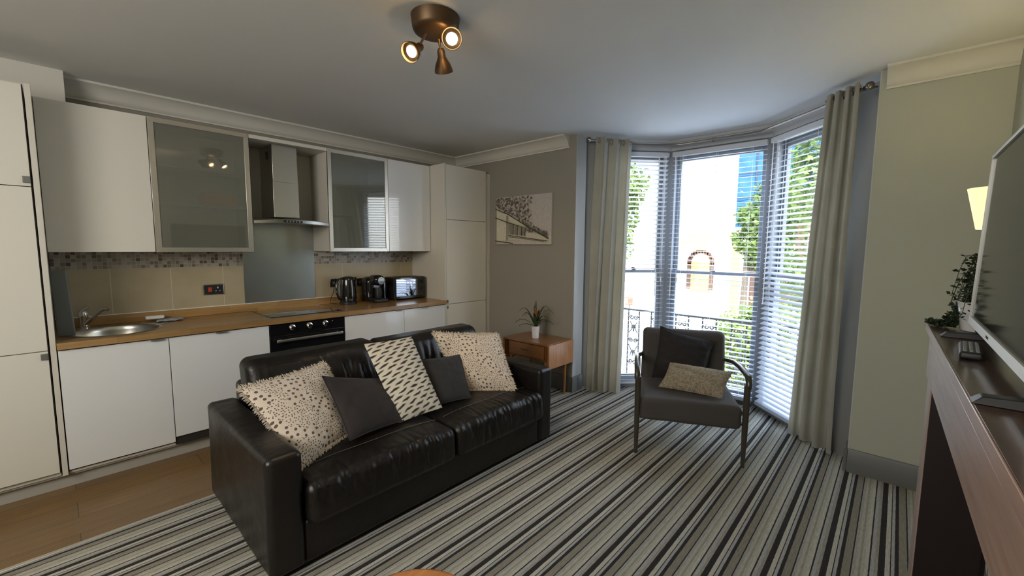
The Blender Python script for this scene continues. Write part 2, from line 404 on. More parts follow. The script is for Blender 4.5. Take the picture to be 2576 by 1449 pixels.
def mat_curtain():
    m, nt, b = newmat('curtain_linen'); L = nt.links.new
    v = coords(nt); n = tnoise(nt, v, 5, 3)
    col = ramp(nt, n, [(.3,(.30,.285,.235)),(.7,(.36,.345,.285))]); L(col, b.inputs['Base Color'])
    b.inputs['Roughness'].default_value = .9; b.inputs['Sheen Weight'].default_value = .2
    addbump(nt, b, tnoise(nt, coords(nt, scale=(1,1,.15)), 120, 2), .12, .001)
    tr = nt.nodes.new('ShaderNodeBsdfTranslucent'); tr.inputs[0].default_value = (.46,.42,.30,1)
    x = nt.nodes.new('ShaderNodeMixShader'); x.inputs[0].default_value = .22
    o = nt.nodes['Material Output']; L(b.outputs[0], x.inputs[1]); L(tr.outputs[0], x.inputs[2]); L(x.outputs[0], o.inputs[0]); return m
M['curtain'] = mat_curtain()
M['tvscreen'] = P('tv_screen', (.010,.011,.011), .10, spec=.22)

def mat_leafs(name, c1, c2, tl=.35):
    m, nt, b = newmat(name); L = nt.links.new
    n = tnoise(nt, coords(nt), 1.6, 4); wn = nt.nodes.new('ShaderNodeNewGeometry')
    f = nmath(nt, 'ADD', nmath(nt, 'MULTIPLY', n, .7), nmath(nt, 'MULTIPLY', wn.outputs['Random Per Island'], .5))
    col = ramp(nt, f, [(.25,c1),(.85,c2)]); L(col, b.inputs['Base Color']); b.inputs['Roughness'].default_value = .6
    tr = nt.nodes.new('ShaderNodeBsdfTranslucent'); L(col, tr.inputs[0])
    x = nt.nodes.new('ShaderNodeMixShader'); x.inputs[0].default_value = tl
    o = nt.nodes['Material Output']; L(b.outputs[0], x.inputs[1]); L(tr.outputs[0], x.inputs[2]); L(x.outputs[0], o.inputs[0]); return m
M['tree1'] = mat_leafs('tree_leaves', (.02,.048,.008), (.13,.20,.03))
M['tree2'] = mat_leafs('hedge_leaves', (.03,.07,.012), (.20,.28,.045))
M['bark'] = P('bark', (.10,.075,.05), .9, var=.3, vscale=8)
M['render'] = P('white_render', (.82,.81,.78), .8, var=.04, vscale=.6)
M['roof'] = P('roof_tile', (.30,.20,.14), .8, var=.2, vscale=3)
M['brick'] = P('orange_brick', (.085,.042,.026), .85, var=.25, vscale=6)
M['yellow'] = P('yellow_render', (.30,.22,.09), .8, var=.05, vscale=1)
M['bluenet'] = P('blue_netting', (.015,.085,.20), .8, var=.3, vscale=1.2)
M['wpane'] = P('far_pane', (.16,.19,.21), .25)
M['road'] = P('asphalt', (.23,.23,.24), .9, var=.15, vscale=1)
M['pave'] = P('pavement', (.5,.49,.46), .9, var=.1, vscale=2)
M['balc'] = P('balcony_slab', (.62,.60,.56), .85, var=.06, vscale=3)
M['redsign'] = P('red_sign', (.65,.07,.03), .5)
M['yelsign'] = P('sign_yellow', (.8,.55,.1), .5)

# ------------------------------------------------------------------ dimensions (metres)
YB, YU, YW, XP = 3.635, 3.8825, 4.2615, 3.5688       # base fronts, wall unit fronts, kitchen wall, window wall
ZC = 2.61; YR = -.40; XB = -3.2
BX = [-.021, .497, 1.1196, 1.7373, 2.3563, 2.8763, 3.4959]
UX = [-.0236, .4958, 1.1141, 1.7384, 2.3541, 2.872]
P0, P1, P2, P3 = (3.775,2.45), (4.44,1.835), (4.46,.90), (3.755,.163)
def along(a, b, d):
    l = math.hypot(b[0]-a[0], b[1]-a[1]); return (a[0]+(b[0]-a[0])*d/l, a[1]+(b[1]-a[1])*d/l)
Q0, Q3 = along(P0, P1, .20), along(P3, P2, .26)        # window ends at the piers
YL, YRR = 2.427, .163
YC = 2.935                                            # carpet / wood boundary

# ------------------------------------------------------------------ room shell
pol = [(XB,YR),(XP,YR),(XP,YRR),(3.72,YRR),P3,(P2[0]+.05,P2[1]),(P1[0]+.05,P1[1]),P0,(3.74,YL),(XP,YL),(XP,YC),(XB,YC)]
struct('floor_carpet', MB().prism(pol, -.12, 0), M['carpet'], smooth=0)
struct('floor', bx(XB, XP, YC, YW, -.12, 0), M['floorwood'], smooth=0)
struct('trim_1', MB().box(XB, XP, YC-.012, YC+.012, 0, .005), M['alu'], bevel=.003)
cp = [(XB-.1,YR-.1),(XP+.12,YR-.1),(XP+.12,YRR-.02),(3.80,.10),(4.56,.86),(4.54,1.88),(3.82,2.54),(XP+.12,2.50),(XP+.12,YW+.1),(XB-.1,YW+.1)]
struct('ceiling', MB().prism(cp, ZC, ZC+.12), M['ceil'], smooth=0)
struct('wall_kitchen', bx(XB-.1, XP+.15, YW, YW+.12, -.12, ZC), M['wall_dark'], smooth=0)
struct('wall_right', bx(XB-.1, XP+.15, YR-.12, YR, -.12, ZC), M['wall'], smooth=0)
struct('wall_back', bx(XB-.12, XB, YR-.1, YW+.1, -.12, ZC), M['wall'], smooth=0)
w = MB(); w.box(XP, 3.74, YL, YW, 0, ZC); struct('wall_window_left', w, M['wall_dark'], smooth=0)
w = MB(); w.box(XP, 3.72, YR, YRR, 0, ZC); struct('wall_window_right', w, M['wall'], smooth=0)
# reveal linings of the bay opening
struct('wall_reveal_left', bx(XP+.004, 3.742, YL-.006, YL, 0, ZC), M['reveal'], smooth=0)
struct('wall_reveal_right', bx(XP+.004, 3.722, YRR, YRR+.006, 0, ZC), M['reveal'], smooth=0)
# boxed bulkhead above the left tall unit
struct('trim_2', bx(-.75, .121, 4.05, YW, 2.395, ZC), M['coving'], smooth=0)
# skirting boards
sk = [(0,0),(.018,0),(.018,.145),(.010,.159),(0,.159)]
b = MB(); b.sweep(sk, (XP,YL), (XP,YW), (-1,0)); b.sweep(sk, (XP-.018,YL-.006), (3.74,YL-.006), (0,-1)); struct('baseboard_left', b, M['skirt'])
b = MB(); b.sweep(sk, (XP,YR), (XP,YRR), (-1,0)); b.sweep(sk, (XP-.018,YRR+.006), (3.72,YRR+.006), (0,1)); struct('baseboard_right', b, M['skirt'])
# coving
cv = [(0,ZC),(.105,ZC),(.105,ZC-.014),(.088,ZC-.02),(.066,ZC-.034),(.046,ZC-.055),(.034,ZC-.08),(.026,ZC-.10),(.014,ZC-.108),(.014,ZC-.12),(0,ZC-.12)]
struct('trim_3', MB().sweep(cv, (.121,YW), (XP,YW), (0,-1)), M['coving'], smooth=50)
struct('trim_4', MB().sweep(cv, (XP,2.505), (XP,YW), (-1,0)), M['coving'], smooth=50)
struct('trim_5', MB().sweep(cv, (XP,YR), (XP,.135), (-1,0)), M['coving'], smooth=50)

# ------------------------------------------------------------------ bay windows
def frame_on(a, b):
    a = Vector((*a,0)); b = Vector((*b,0)); L = (b-a).length; x = (b-a)/L
    o = Vector((-x.y, x.x, 0))        # outward if a->b runs right to left seen from inside
    return a, x, o, L
def seg_box(mb, fr, u0, u1, o0, o1, z0, z1):
    a, x, o, L = fr
    Mx = Matrix(((x.x,o.x,0,a.x),(x.y,o.y,0,a.y),(0,0,1,0),(0,0,0,1)))
    mb.box(u0, u1, o0, o1, z0, z1, Mx)
def pt(fr, u, o, z): a, x, ov, L = fr; return a + x*u + ov*o + Vector((0,0,z))
segs = [(P1,Q0,'left'), (P2,P1,'centre'), (Q3,P2,'right')]
ZT = 2.50
for i, (a, b, nm) in enumerate(segs):
    fr = frame_on(a, b); L = fr[3]
    if fr[2].dot(Vector((1,0,0))) < 0: fr = (fr[0], fr[1], -fr[2], L)
    r = sroot('window_%d' % (i+1), pt(fr, L/2, .03, 0))
    jl = .055
    m = MB(); seg_box(m, fr, 0, jl, -.01, .10, 0, ZT); seg_box(m, fr, L-jl, L, -.01, .10, 0, ZT); seg_box(m, fr, jl, L-jl, -.01, .10, ZT-.05, ZT); seg_box(m, fr, jl, L-jl, -.03, .12, 0, .055)
    m.build('window_frame', M['window'], r, bevel=.004)
    m = MB(); s = .042
    for (z0, z1, o) in ((1.235, ZT-.05, .055),):
        seg_box(m, fr, jl, jl+s, o, o+.035, z0, z1); seg_box(m, fr, L-jl-s, L-jl, o, o+.035, z0, z1); seg_box(m, fr, jl+s, L-jl-s, o, o+.035, z1-.05, z1); seg_box(m, fr, jl+s, L-jl-s, o, o+.035, z0, z0+.03)
    m.build('upper_sash', M['window'], r, bevel=.003)
    m = MB(); o = .015; z0, z1 = .055, 1.27
    seg_box(m, fr, jl, jl+s, o, o+.035, z0, z1); seg_box(m, fr, L-jl-s, L-jl, o, o+.035, z0, z1); seg_box(m, fr, jl+s, L-jl-s, o, o+.035, z1-.035, z1); seg_box(m, fr, jl+s, L-jl-s, o, o+.035, z0, z0+.075)
    m.build('lower_sash', M['window'], r, bevel=.003)
    m = MB(); m.quad(pt(fr,jl+s,.072,1.265), pt(fr,L-jl-s,.072,1.265), pt(fr,L-jl-s,.072,ZT-.1), pt(fr,jl+s,.072,ZT-.1)); m.build('upper_pane', M['glass'], r)
    m = MB(); m.quad(pt(fr,jl+s,.032,.13), pt(fr,L-jl-s,.032,.13), pt(fr,L-jl-s,.032,1.235), pt(fr,jl+s,.032,1.235)); m.build('lower_pane', M['glass'], r)
    m = MB(); seg_box(m, fr, L/2-.02, L/2+.02, .0, .03, 1.27, 1.285); seg_box(m, fr, L/2-.006, L/2+.03, .0, .012, 1.285, 1.30); m.build('sash_catch', M['pole'], r, bevel=.002)
    # frieze board over each light
    m = MB(); seg_box(m, fr, -.005, L+.005, -.03, .11, ZT, ZC); seg_box(m, fr, -.005, L+.005, -.045, -.03, ZC-.03, ZC)
    struct('trim_%d' % (6+i), m, M['reveal'] if i else M['reveal'], bevel=.003)
    # corner post between lights
    # ---------------- venetian blind
    lab = {'left': 'grey slatted blind over the left bay window, beside the left curtain', 'centre': 'nearly edge-on white slatted blind over the middle bay window behind the armchair', 'right': 'fully lowered white slatted blind, skylight blue painted in, over the right bay window beside the right curtain'}[nm]
    bl = thing('venetian_blind', lab, 'blind', pt(fr, L/2, -.07, 0))
    mg = {'left': (.045,.05), 'centre': (.045,.04), 'right': (.05,.045)}[nm]
    u0, u1 = mg[0], L-mg[1]; oc = -.043
    m = MB(); seg_box(m, fr, u0, u1, oc-.025, oc+.025, 2.435, 2.48); m.build('headrail', M['slat'], bl, bevel=.003)
    tilt = math.radians({'left': 13, 'centre': -5, 'right': -26}[nm])   # + = room edge up
    zb = .055; pitch = .0462; n = int((2.42 - zb)/pitch); m = MB(); hw = .025
    for k in range(n):
        z = zb + .03 + k*pitch
        tk = tilt
        prof = []
        for q in (-1,-.33,.33,1):
            prof.append((oc + q*hw*math.cos(tk), z - q*hw*math.sin(tk) + .0025*(1-q*q)))
        top = [pt(fr, u0, o_, z_) for o_, z_ in prof] + [pt(fr, u1, o_, z_) for o_, z_ in prof]
        m.add(top, [(0,1,5,4),(1,2,6,5),(2,3,7,6)])
    m.build('slats', M['slat_sky'] if nm != 'left' else M['slat'], bl, smooth=60)
    m = MB(); seg_box(m, fr, u0, u1, oc-.025, oc+.025, zb-.01, zb+.012); m.build('bottom_rail', M['slat'], bl, bevel=.003)
    for uu in ((u0+.12, (u0+u1)/2, u1-.12) if nm == 'centre' else (u0+.12, u1-.12)):
        m = MB()
        for oo in (-.028, .028): m.tube([pt(fr, uu, oc+oo, zb), pt(fr, uu, oc+oo, 2.44)], .0013, 5)
        m.build('ladder_cord', M['cord'], bl)
    m = MB()
    ue = {'left': u0+.06, 'centre': u1-.09, 'right': u1-.10}[nm]
    for q in range(3): m.tube([pt(fr, ue-.012*q, oc-.032, 2.44), pt(fr, ue-.012*q+.01, oc-.034, 1.30-.1*q)], .0014, 5)
    m.tube([pt(fr, ue-.012, oc-.034, 1.2), pt(fr, ue-.012, oc-.034, 1.16)], [.004,.009], 8)
    m.build('pull_cord', M['cord'], bl)
    m = MB(); m.tube([pt(fr, ue+.05, oc-.034, 2.43), pt(fr, ue+.05, oc-.04, 1.0)], .004, 8); m.build('tilt_wand', M['cord'], bl)
# piers between the bay windows and the reveals
ox = (.08,.09)
struct('wall_pier_left', MB().prism([(3.74,YL-.004),P0,Q0,(Q0[0]+.09,Q0[1]+.10),(P0[0]+.02,P0[1]+.14),(3.74,P0[1]+.14)], 0, ZC), M['wallpier'], smooth=0)
struct('wall_pier_right', MB().prism([(3.72,YRR+.004),P3,Q3,(Q3[0]+.09,Q3[1]-.09),(P3[0]+.02,P3[1]-.12),(3.72,P3[1]-.12)], 0, ZC), M['wallpier'], smooth=0)
# posts at bay corners
for q, (p, nm) in enumerate(((P1,'left'),(P2,'right'))):
    s_ = 1 if q == 0 else -1
    m = MB(); m.prism([(p[0]-.022,p[1]+.0),(p[0]-.012,p[1]+s_*.055),(p[0]+.09,p[1]+s_*.10),(p[0]+.11,p[1]-s_*.02),(p[0]+.0,p[1]-s_*.055)] if q else [(p[0]-.022,p[1]+.0),(p[0]-.0,p[1]-.055),(p[0]+.11,p[1]-.02),(p[0]+.09,p[1]+.10),(p[0]-.03,p[1]+.05)], 0, ZT)
    struct('trim_%d' % (9+q), m, M['window'])

# ------------------------------------------------------------------ curtains and pole
rod = [(3.575,2.262),(3.66,2.236),(3.80,2.165),(3.97,2.065),(4.16,1.90),(4.27,1.76),(4.305,1.66),(4.31,1.1),(4.29,.98),(4.18,.85),(3.86,.50),(3.68,.345),(3.575,.235)]
ZR = 2.53
r = thing('curtain_pole', 'thin dark metal curtain pole bent round the bay above the blinds', 'curtain pole', (3.95,1.3,ZR))
MB().tube([(x,y,ZR) for x,y in rod], .011, 10).build('pole', M['pole'], r)
for (x,y,dx,dy) in ((3.575,2.262,-.9,.3),(3.575,.235,-.7,-.7)):
    l = math.hypot(dx,dy); d = Vector((dx/l,dy/l,0))
    Mx = d.to_track_quat('Z','Y').to_matrix()
    MB().lathe([(.012,-.005),(.013,.006),(.02,.014),(.026,.026),(.024,.040),(.014,.05),(.0,.053)], (x,y,ZR), 20, Mx).build('finial', M['pole'], r)
for (x,y,ox,oy) in ((3.69,2.22,.03,.19),(4.31,1.38,.07,0),(3.625,.285,.08,-.10)):
    m = MB(); m.tube([(x,y,ZR),(x+ox*.6,y+oy*.6,ZR+.015),(x+ox,y+oy,ZR+.03)], .006, 8); m.tube([(x,y,ZR-.016),(x,y,ZR+.016)], .014, 12); m.build('bracket', M['pole'], r)
def curtain(label, top, bot, folds, amp, seed, ph=0, bulge=None):
    T0, T1 = Vector(top[0]), Vector(top[1]); B0, B1 = Vector(bot[0]), Vector(bot[1])
    r = thing('curtain', label, 'curtain', ((B0.x+B1.x)/2,(B0.y+B1.y)/2,0))
    tn = Vector((-(T1-T0).y, (T1-T0).x)).normalized(); bn = Vector((-(B1-B0).y, (B1-B0).x)).normalized()
    def fn(u, v):
        z = 2.565 + (.012-2.565)*v
        w = v**.8
        p = T0.lerp(T1, u)*(1-w) + B0.lerp(B1, u)*w
        n = (tn*(1-v)+bn*v).normalized()
        uu = u + .035*noise.noise(Vector((u*4, v*1.3, seed)))
        s = math.sin(2*PI*folds*uu + ph + .35*noise.noise(Vector((u*2, v*2.2, seed+5))))
        a = amp*(.72 + .3*v + .5*noise.noise(Vector((u*3, v*1.2, seed+9))))
        s = math.copysign(abs(s)**.9, s)
        d = n*(a*s) + n*.006*noise.noise(Vector((u*3, v*4, seed+2)))
        t = (T1-T0).normalized()*(.010*math.cos(4*PI*folds*uu))
        if bulge: d = d + Vector(bulge)*math.sin(PI*min(1,v*1.05))*u
        return Vector((p.x+d.x+t.x, p.y+d.y+t.y, z + .006*noise.noise(Vector((u*9, 0, seed)))))
    m = MB(); m.grid(fn, 190, 60); c = m.build('drape', M['curtain'], r, smooth=180)
    # eyelet rings
    for k in range(int(folds*2)):
        u = (k+.5)/(folds*2); p = fn(u, .018)
        cxy = T0.lerp(T1, u); ring = []
        t = (T1-T0).normalized(); ang = .6 if k % 2 else -.6
        a = Vector((t.x*math.cos(ang)-t.y*math.sin(ang), t.x*math.sin(ang)+t.y*math.cos(ang), 0))
        sd = Vector((-a.y, a.x, 0))
        for q in range(17):
            an = 2*PI*q/16; ring.append(Vector((cxy.x,cxy.y,ZR)) + sd*(.022*math.cos(an)) + Vector((0,0,.022*math.sin(an))))
        MB().tube(ring, .0045, 6, cap=False).build('eyelet', M['pole'], r)
    return r
curtain('beige linen curtain hanging left of the bay window, next to the side table', [(3.60,2.225),(3.965,2.035)], [(3.685,2.345),(3.86,2.03)], 3.0, .036, 3.1, .6)
curtain('beige linen curtain hanging at the right end of the bay window by the TV wall', [(3.755,.45),(3.565,.26)], [(3.985,.58),(3.755,.262)], 3.5, .034, 8.7, 2.2)

# ------------------------------------------------------------------ kitchen
dg = .002
def front(mb, x0, x1, z0, z1, y0=YB, th=.019): mb.box(x0+dg, x1-dg, y0, y0+th, z0+dg, z1-dg)
def tab(x0, x1, z0, z1, y=YB, parent=None, mat='grey_handle', d=.012):
    return MB().box(x0, x1, y-d, y-.0005, z0, z1).build('handle', M[mat], parent, bevel=.002)
# left tall unit
t = thing('tall_cabinet', 'tall cream cupboard at the far left, left of the sink', 'cupboard', (-.35,3.95,0))
bx(-.66,-.054,YB+.021,YW-.002,.1,2.385).build('carcass', M['carcass'], t); bx(-.66,-.0545,YB+.0192,YB+.0208,.12,2.38).build('gap_shade_plate', M['gap'], t)  # thin dark plate behind the doors paints the shade in their gaps
for z0,z1,hz in ((.125,.875,.843),(.875,1.82,None),(1.82,2.378,1.858)):
    m = MB(); front(m, -.66, -.056, z0, z1); d = m.build('door', M['door'], t, bevel=.0012)
    if hz: tab(-.088, -.057, hz-.018, hz+.018, parent=d)
bx(-.049,-.0245,YB-.002,YW-.002,.1,2.385).build('end_panel', M['carcass'], t, bevel=.001)
# base units
def base(x0, x1, label, mat, hx, dark=False, z0=.125):
    t = thing('base_cabinet', label, 'cupboard', ((x0+x1)/2,3.94,0))
    m = MB(); a, b_ = YB+.021, YW-.03
    m.box(x0+.001,x0+.018,a,b_,.1,.873); m.box(x1-.018,x1-.001,a,b_,.1,.873); m.box(x0+.018,x1-.018,a,b_,.1,.118); m.box(x0+.018,x1-.018,b_-.008,b_,.118,.873)
    m.build('carcass', M['carcass'] if not dark else M['gap'], t); bx(x0,x1,YB+.0192,YB+.0208,.115,.874).build('gap_shade_plate', M['gap'], t)
    m = MB(); front(m, x0, x1, z0, .868); d = m.build('door', M[mat], t, bevel=.0012)
    MB().box(hx-.035, hx+.035, YB-.016, YB+.010, .8675, .8705).box(hx-.035, hx+.035, YB-.018, YB-.0155, .858, .8705).build('handle', M['grey_handle'], d, bevel=.0008)
    if dark: m = MB(); m.box(x0+.002, x1-.002, YB+.012, YB+.03, .1, z0); m.build('black_gap_strip', M['gap'], t)  # black strip added to paint the dark gap under the door
    return t
base(BX[0], BX[1], 'cream base cupboard under the sink', 'doorw', .435)
base(BX[1], BX[2], 'cream base unit between the sink cupboard and the oven, dark gap below its door', 'doorw', .80, True, .16)
base(BX[3], BX[4], 'white gloss base cupboard just right of the oven', 'doorw', 2.29)
base(BX[4], BX[5], 'white gloss base cupboard second to the right of the oven, beside the right tall cupboard', 'doorw', 2.60)
struct('trim_11', MB().box(-.7, 3.4959, 3.70, 3.716, .001, .1).box(-.7,1.12,3.668,3.70,.085,.10), M['kick'])
# right tall unit
t = thing('tall_cabinet', 'tall cream three-door cupboard in the far corner beside the canvas picture wall', 'cupboard', (3.18,3.95,0))
bx(2.8985,BX[6],YB+.021,YW-.002,.1,2.378).build('carcass', M['carcass'], t); bx(2.899,BX[6],YB+.0192,YB+.0208,.12,2.377).build('gap_shade_plate', M['gap'], t)
bx(2.8775,2.8975,YB-.001,YW-.002,.1,2.385).build('end_panel', M['carcass'], t, bevel=.001)
for z0,z1,hz in ((.125,.867,.835),(.867,1.793,.90),(1.793,2.378,None)):
    m = MB(); front(m, 2.899, BX[6], z0, z1); d = m.build('door', M['door'], t, bevel=.0012)
    if hz: tab(2.900, 2.916, hz-.016, hz+.016, parent=d)
bx(BX[6]+.002,XP-.001,YB+.012,YB+.03,.0,2.36).build('filler_strip', M['carcass'], t)
# wall units
ZU0, ZU1 = 1.4464, 2.3812
def wall_solid(x0, x1, label, mat='door'):
    t = thing('wall_cabinet', label, 'cupboard', ((x0+x1)/2,4.07,ZU0))
    bx(x0+.001,x1-.001,YU+.021,YW-.002,ZU0+.004,ZU1).build('carcass', M['carcass'], t); bx(x0,x1,YU+.0192,YU+.0208,ZU0+.004,ZU1-.001).build('gap_shade_plate', M['gap'], t)
    m = MB(); front(m, x0, x1, ZU0, ZU1, YU); m.build('door', M[mat], t, bevel=.0012)
def wall_glass(x0, x1, label):
    t = thing('wall_cabinet', label, 'cupboard', ((x0+x1)/2,4.07,ZU0))
    m = MB(); a, b_ = YU+.022, YW-.002
    m.box(x0+.001,x0+.017,a,b_,ZU0+.004,ZU1); m.box(x1-.017,x1-.001,a,b_,ZU0+.004,ZU1); m.box(x0+.017,x1-.017,a,b_,ZU0+.004,ZU0+.02); m.box(x0+.017,x1-.017,a,b_,ZU1-.016,ZU1); m.box(x0+.017,x1-.017,b_-.006,b_,ZU0+.02,ZU1-.016)
    m.build('carcass', M['carcass'], t)
    for z in (2.065,1.795): bx(x0+.018,x1-.018,a+.012,b_-.008,z-.009,z+.009).build('shelf', M['carcass'], t)
    f = .034; m = MB(); y0, y1 = YU, YU+.02
    x0_, x1_ = x0+dg, x1-dg
    for (p,q) in (((x0_,ZU0),(x1_,ZU1)),):
        # mitred frame
        o = [(x0_,ZU0),(x1_,ZU0),(x1_,ZU1),(x0_,ZU1)]; i_ = [(x0_+f,ZU0+f),(x1_-f,ZU0+f),(x1_-f,ZU1-f),(x0_+f,ZU1-f)]
        for k in range(4):
            A,B,B2,A2 = o[k],o[(k+1)%4],i_[(k+1)%4],i_[k]
            vs = [(c[0],y,c[1]) for y in (y0,y1) for c in (A,B,B2,A2)]
            m.add(vs, [(0,1,2,3),(7,6,5,4),(0,4,5,1),(1,5,6,2),(2,6,7,3),(3,7,4,0)])
    d = m.build('door_frame', M['alu'], t, bevel=.0012)
    MB().box(x0_+f, x1_-f, y0+.006, y0+.010, ZU0+f, ZU1-f).build('glass_panel', M['frost'], d)
wall_solid(UX[0], UX[1], 'solid cream wall cupboard at the left, above the sink')
wall_glass(UX[1], UX[2], 'frosted glass wall cupboard left of the cooker hood, orange packet inside')
wall_glass(UX[3], UX[4], 'frosted glass wall cupboard right of the cooker hood, reflecting the window')
wall_solid(UX[4], UX[5], 'solid cream gloss wall cupboard above the microwave', 'doorw')
o = MB().rbox(.80,1.02,3.918,4.06,1.8055,1.895,.006,(1,1,1)).build('food_packet', M['orange']); tag(o, 'orange packet on a shelf inside the left frosted glass cupboard', 'packet')
o = bx(UX[2]+.001,UX[3]-.001,YU,YW-.002,2.352,2.381).build('canopy_board', M['carcass'], bevel=.001); tag(o, 'cream board bridging the two glass cupboards above the cooker hood', 'panel')
# tiles, splashback
struct('wall_tiles', MB().box(-.02,1.126,YW-.012,YW,.965,1.4475).box(1.740,2.8755,YW-.012,YW,.965,1.4475), M['tiles'], smooth=0)
o = bx(1.1255,1.7405,YW-.016,YW-.002,.985,1.705).build('splashback', M['splash'], bevel=.001); tag(o, 'brushed steel splashback sheet on the wall behind the hob', 'splashback')
struct('trim_12', bx(1.127,1.739,YW-.003,YW,1.70,2.35), M['coving'], smooth=0)
# worktop with a sink hole
SC, SA, SB = (.265,3.905), .225, .215
bm = bmesh.new()
x0,x1,y0,y1,zt,zl = -.022,2.876,3.612,YW-.013,.915,.8755
outer = [bm.verts.new(p) for p in ((x0,y0,zt),(x1,y0,zt),(x1,y1,zt),(x0,y1,zt))]
inner = [bm.verts.new((SC[0]+SA*math.cos(2*PI*k/48), SC[1]+SB*math.sin(2*PI*k/48), zt)) for k in range(48)]
es = [bm.edges.new((outer[k],outer[(k+1)%4])) for k in range(4)] + [bm.edges.new((inner[k],inner[(k+1)%48])) for k in range(48)]
bmesh.ops.triangle_fill(bm, use_beauty=True, use_dissolve=False, edges=es)
low = [bm.verts.new((p.co.x,p.co.y,zl)) for p in outer]; lin = [bm.verts.new((p.co.x,p.co.y,zl)) for p in inner]
for k in range(4): bm.faces.new((outer[k],low[k],low[(k+1)%4],outer[(k+1)%4]))
for k in range(48): bm.faces.new((inner[k],inner[(k+1)%48],lin[(k+1)%48],lin[k]))
bmesh.ops.recalc_face_normals(bm, faces=bm.faces)
me = bpy.data.meshes.new('worktop'); bm.to_mesh(me); bm.free(); me.materials.append(M['worktop'])
rt = thing('worktop', 'oak block kitchen worktop running between the two tall cupboards', 'worktop', (1.4,3.94,.8755))
ob = bpy.data.objects.new('top', me); C.objects.link(ob); ob.parent = rt; ob.matrix_parent_inverse = rt.matrix_basis.inverted()
m = MB(); m.box(-.02,2.875,YW-.034,YW-.0125,.9155,.980); m.build('upstand', M['upstand'], rt, bevel=.002)
bx(-.02,2.875,YW-.018,YW-.0125,.9805,.9865).build('sealant', M['white'], rt)
# sink
t = thing('sink', 'round stainless steel sink bowl with pointed drainer at the left of the worktop', 'sink', (SC[0],SC[1],.915))
pr = [(1.06,.0012),(1.045,.0035),(1.0,.0030),(.97,-.004),(.955,-.03),(.93,-.10),(.84,-.145),(.6,-.158),(.12,-.163),(.0,-.164)]
m = MB(); n = 56; vs = []; fs = []
for rr,z in pr:
    for k in range(n): vs.append((SC[0]+SA*rr*math.cos(2*PI*k/n), SC[1]+SB*rr*math.sin(2*PI*k/n), .915+z))
for i in range(len(pr)-1):
    for k in range(n): fs.append((i*n+k,i*n+(k+1)%n,(i+1)*n+(k+1)%n,(i+1)*n+k))
m.add(vs,fs); m.build('bowl', M['steel'], t, smooth=60)
m = MB(); dr = [(.40,4.10),(.47,3.98),(.515,3.97),(.60,4.06),(.68,4.16),(.69,4.19),(.66,4.205),(.55,4.20),(.42,4.18)]
m.prism(dr, .9155, .9175); m.build('drainer', M['steel'], t, bevel=.0008)
MB().lathe([(.0,0),(.028,0),(.032,.003),(.022,.004),(.018,.001),(0,.001)], (SC[0]+.08,SC[1]+.04,.753), 20).build('drain', M['chrome'], t)
# tap
t = thing('mixer_tap', 'chrome mixer tap with angled spout behind the sink', 'tap', (.115,4.17,.915))
MB().lathe([(.028,.0005),(.028,.008),(.023,.012),(.023,.075),(.026,.08),(.027,.10),(.022,.115),(.0,.118)], (.115,4.17,.915), 24).build('body', M['chrome'], t)
m = MB(); m.tube([(.125,4.155,.945),(.155,4.12,.985),(.19,4.08,1.03),(.212,4.055,1.052),(.228,4.035,1.054),(.232,4.03,1.045)], [.014,.0125,.012,.012,.0115,.011], 14); m.build('spout', M['chrome'], t)
m = MB(); m.tube([(.115,4.17,1.028),(.12,4.16,1.046),(.145,4.14,1.065)], [.02,.014,.007], 12); m.build('lever', M['chrome'], t)
# grey upright board
m = MB(); m.rbox(-.0135,.066,3.86,3.875,.9165,1.338,.007,(2,1,6)); 
o = m.build('tray', M['greyboard']); tag(o, 'flat grey tray standing on end against the left cupboard beside the sink', 'tray')
o.data.transform(Matrix.Translation((.02,3.86,.917)) @ Matrix.Rotation(math.radians(-2.2),4,'Y') @ Matrix.Rotation(math.radians(-18),4,'Z') @ Matrix.Translation((-.02,-3.86,-.917)))
# cloth + sponge on drainer
m = MB(); m.grid(lambda u,v: Vector((.49+.16*u+.02*v, 4.06+.13*v-.01*u, .9225+.012*abs(noise.noise(Vector((u*3,v*3,2))))+.004*abs(math.sin(u*9)))), 20, 16); o = m.build('dishcloth', M['cloth'], smooth=180); o.modifiers.new('s','SOLIDIFY').thickness = .002; tag(o, 'crumpled blue-grey dishcloth lying on the sink drainer', 'cloth')
o = MB().rbox(.44,.55,4.135,4.185,.9345,.96,.009,(4,2,1)).build('sponge', M['sponge']); tag(o, 'white sponge resting on the dishcloth beside the sink', 'sponge')
# hob
t = thing('hob', 'black glass hob set into the worktop above the oven', 'hob', (1.45,3.95,.915))
MB().rbox(1.157,1.745,3.70,4.205,.9155,.9205,.0024,(2,2,1)).build('glass_top', M['darkglass'], t)
for cx_,cy_,r_ in ((1.30,3.83,.09),(1.30,4.07,.075),(1.60,3.83,.075),(1.60,4.07,.09)):
    MB().lathe([(r_,.0001),(r_+.002,.0002),(r_+.004,.0001)], (cx_,cy_,.9205), 40, cap=False).build('cooking_zone', M['grey_handle'], t)
o = bx(1.70,1.775,3.80,3.88,.9215,.925).build('hob_scraper', M['black']); bpy.data.objects.remove(o)
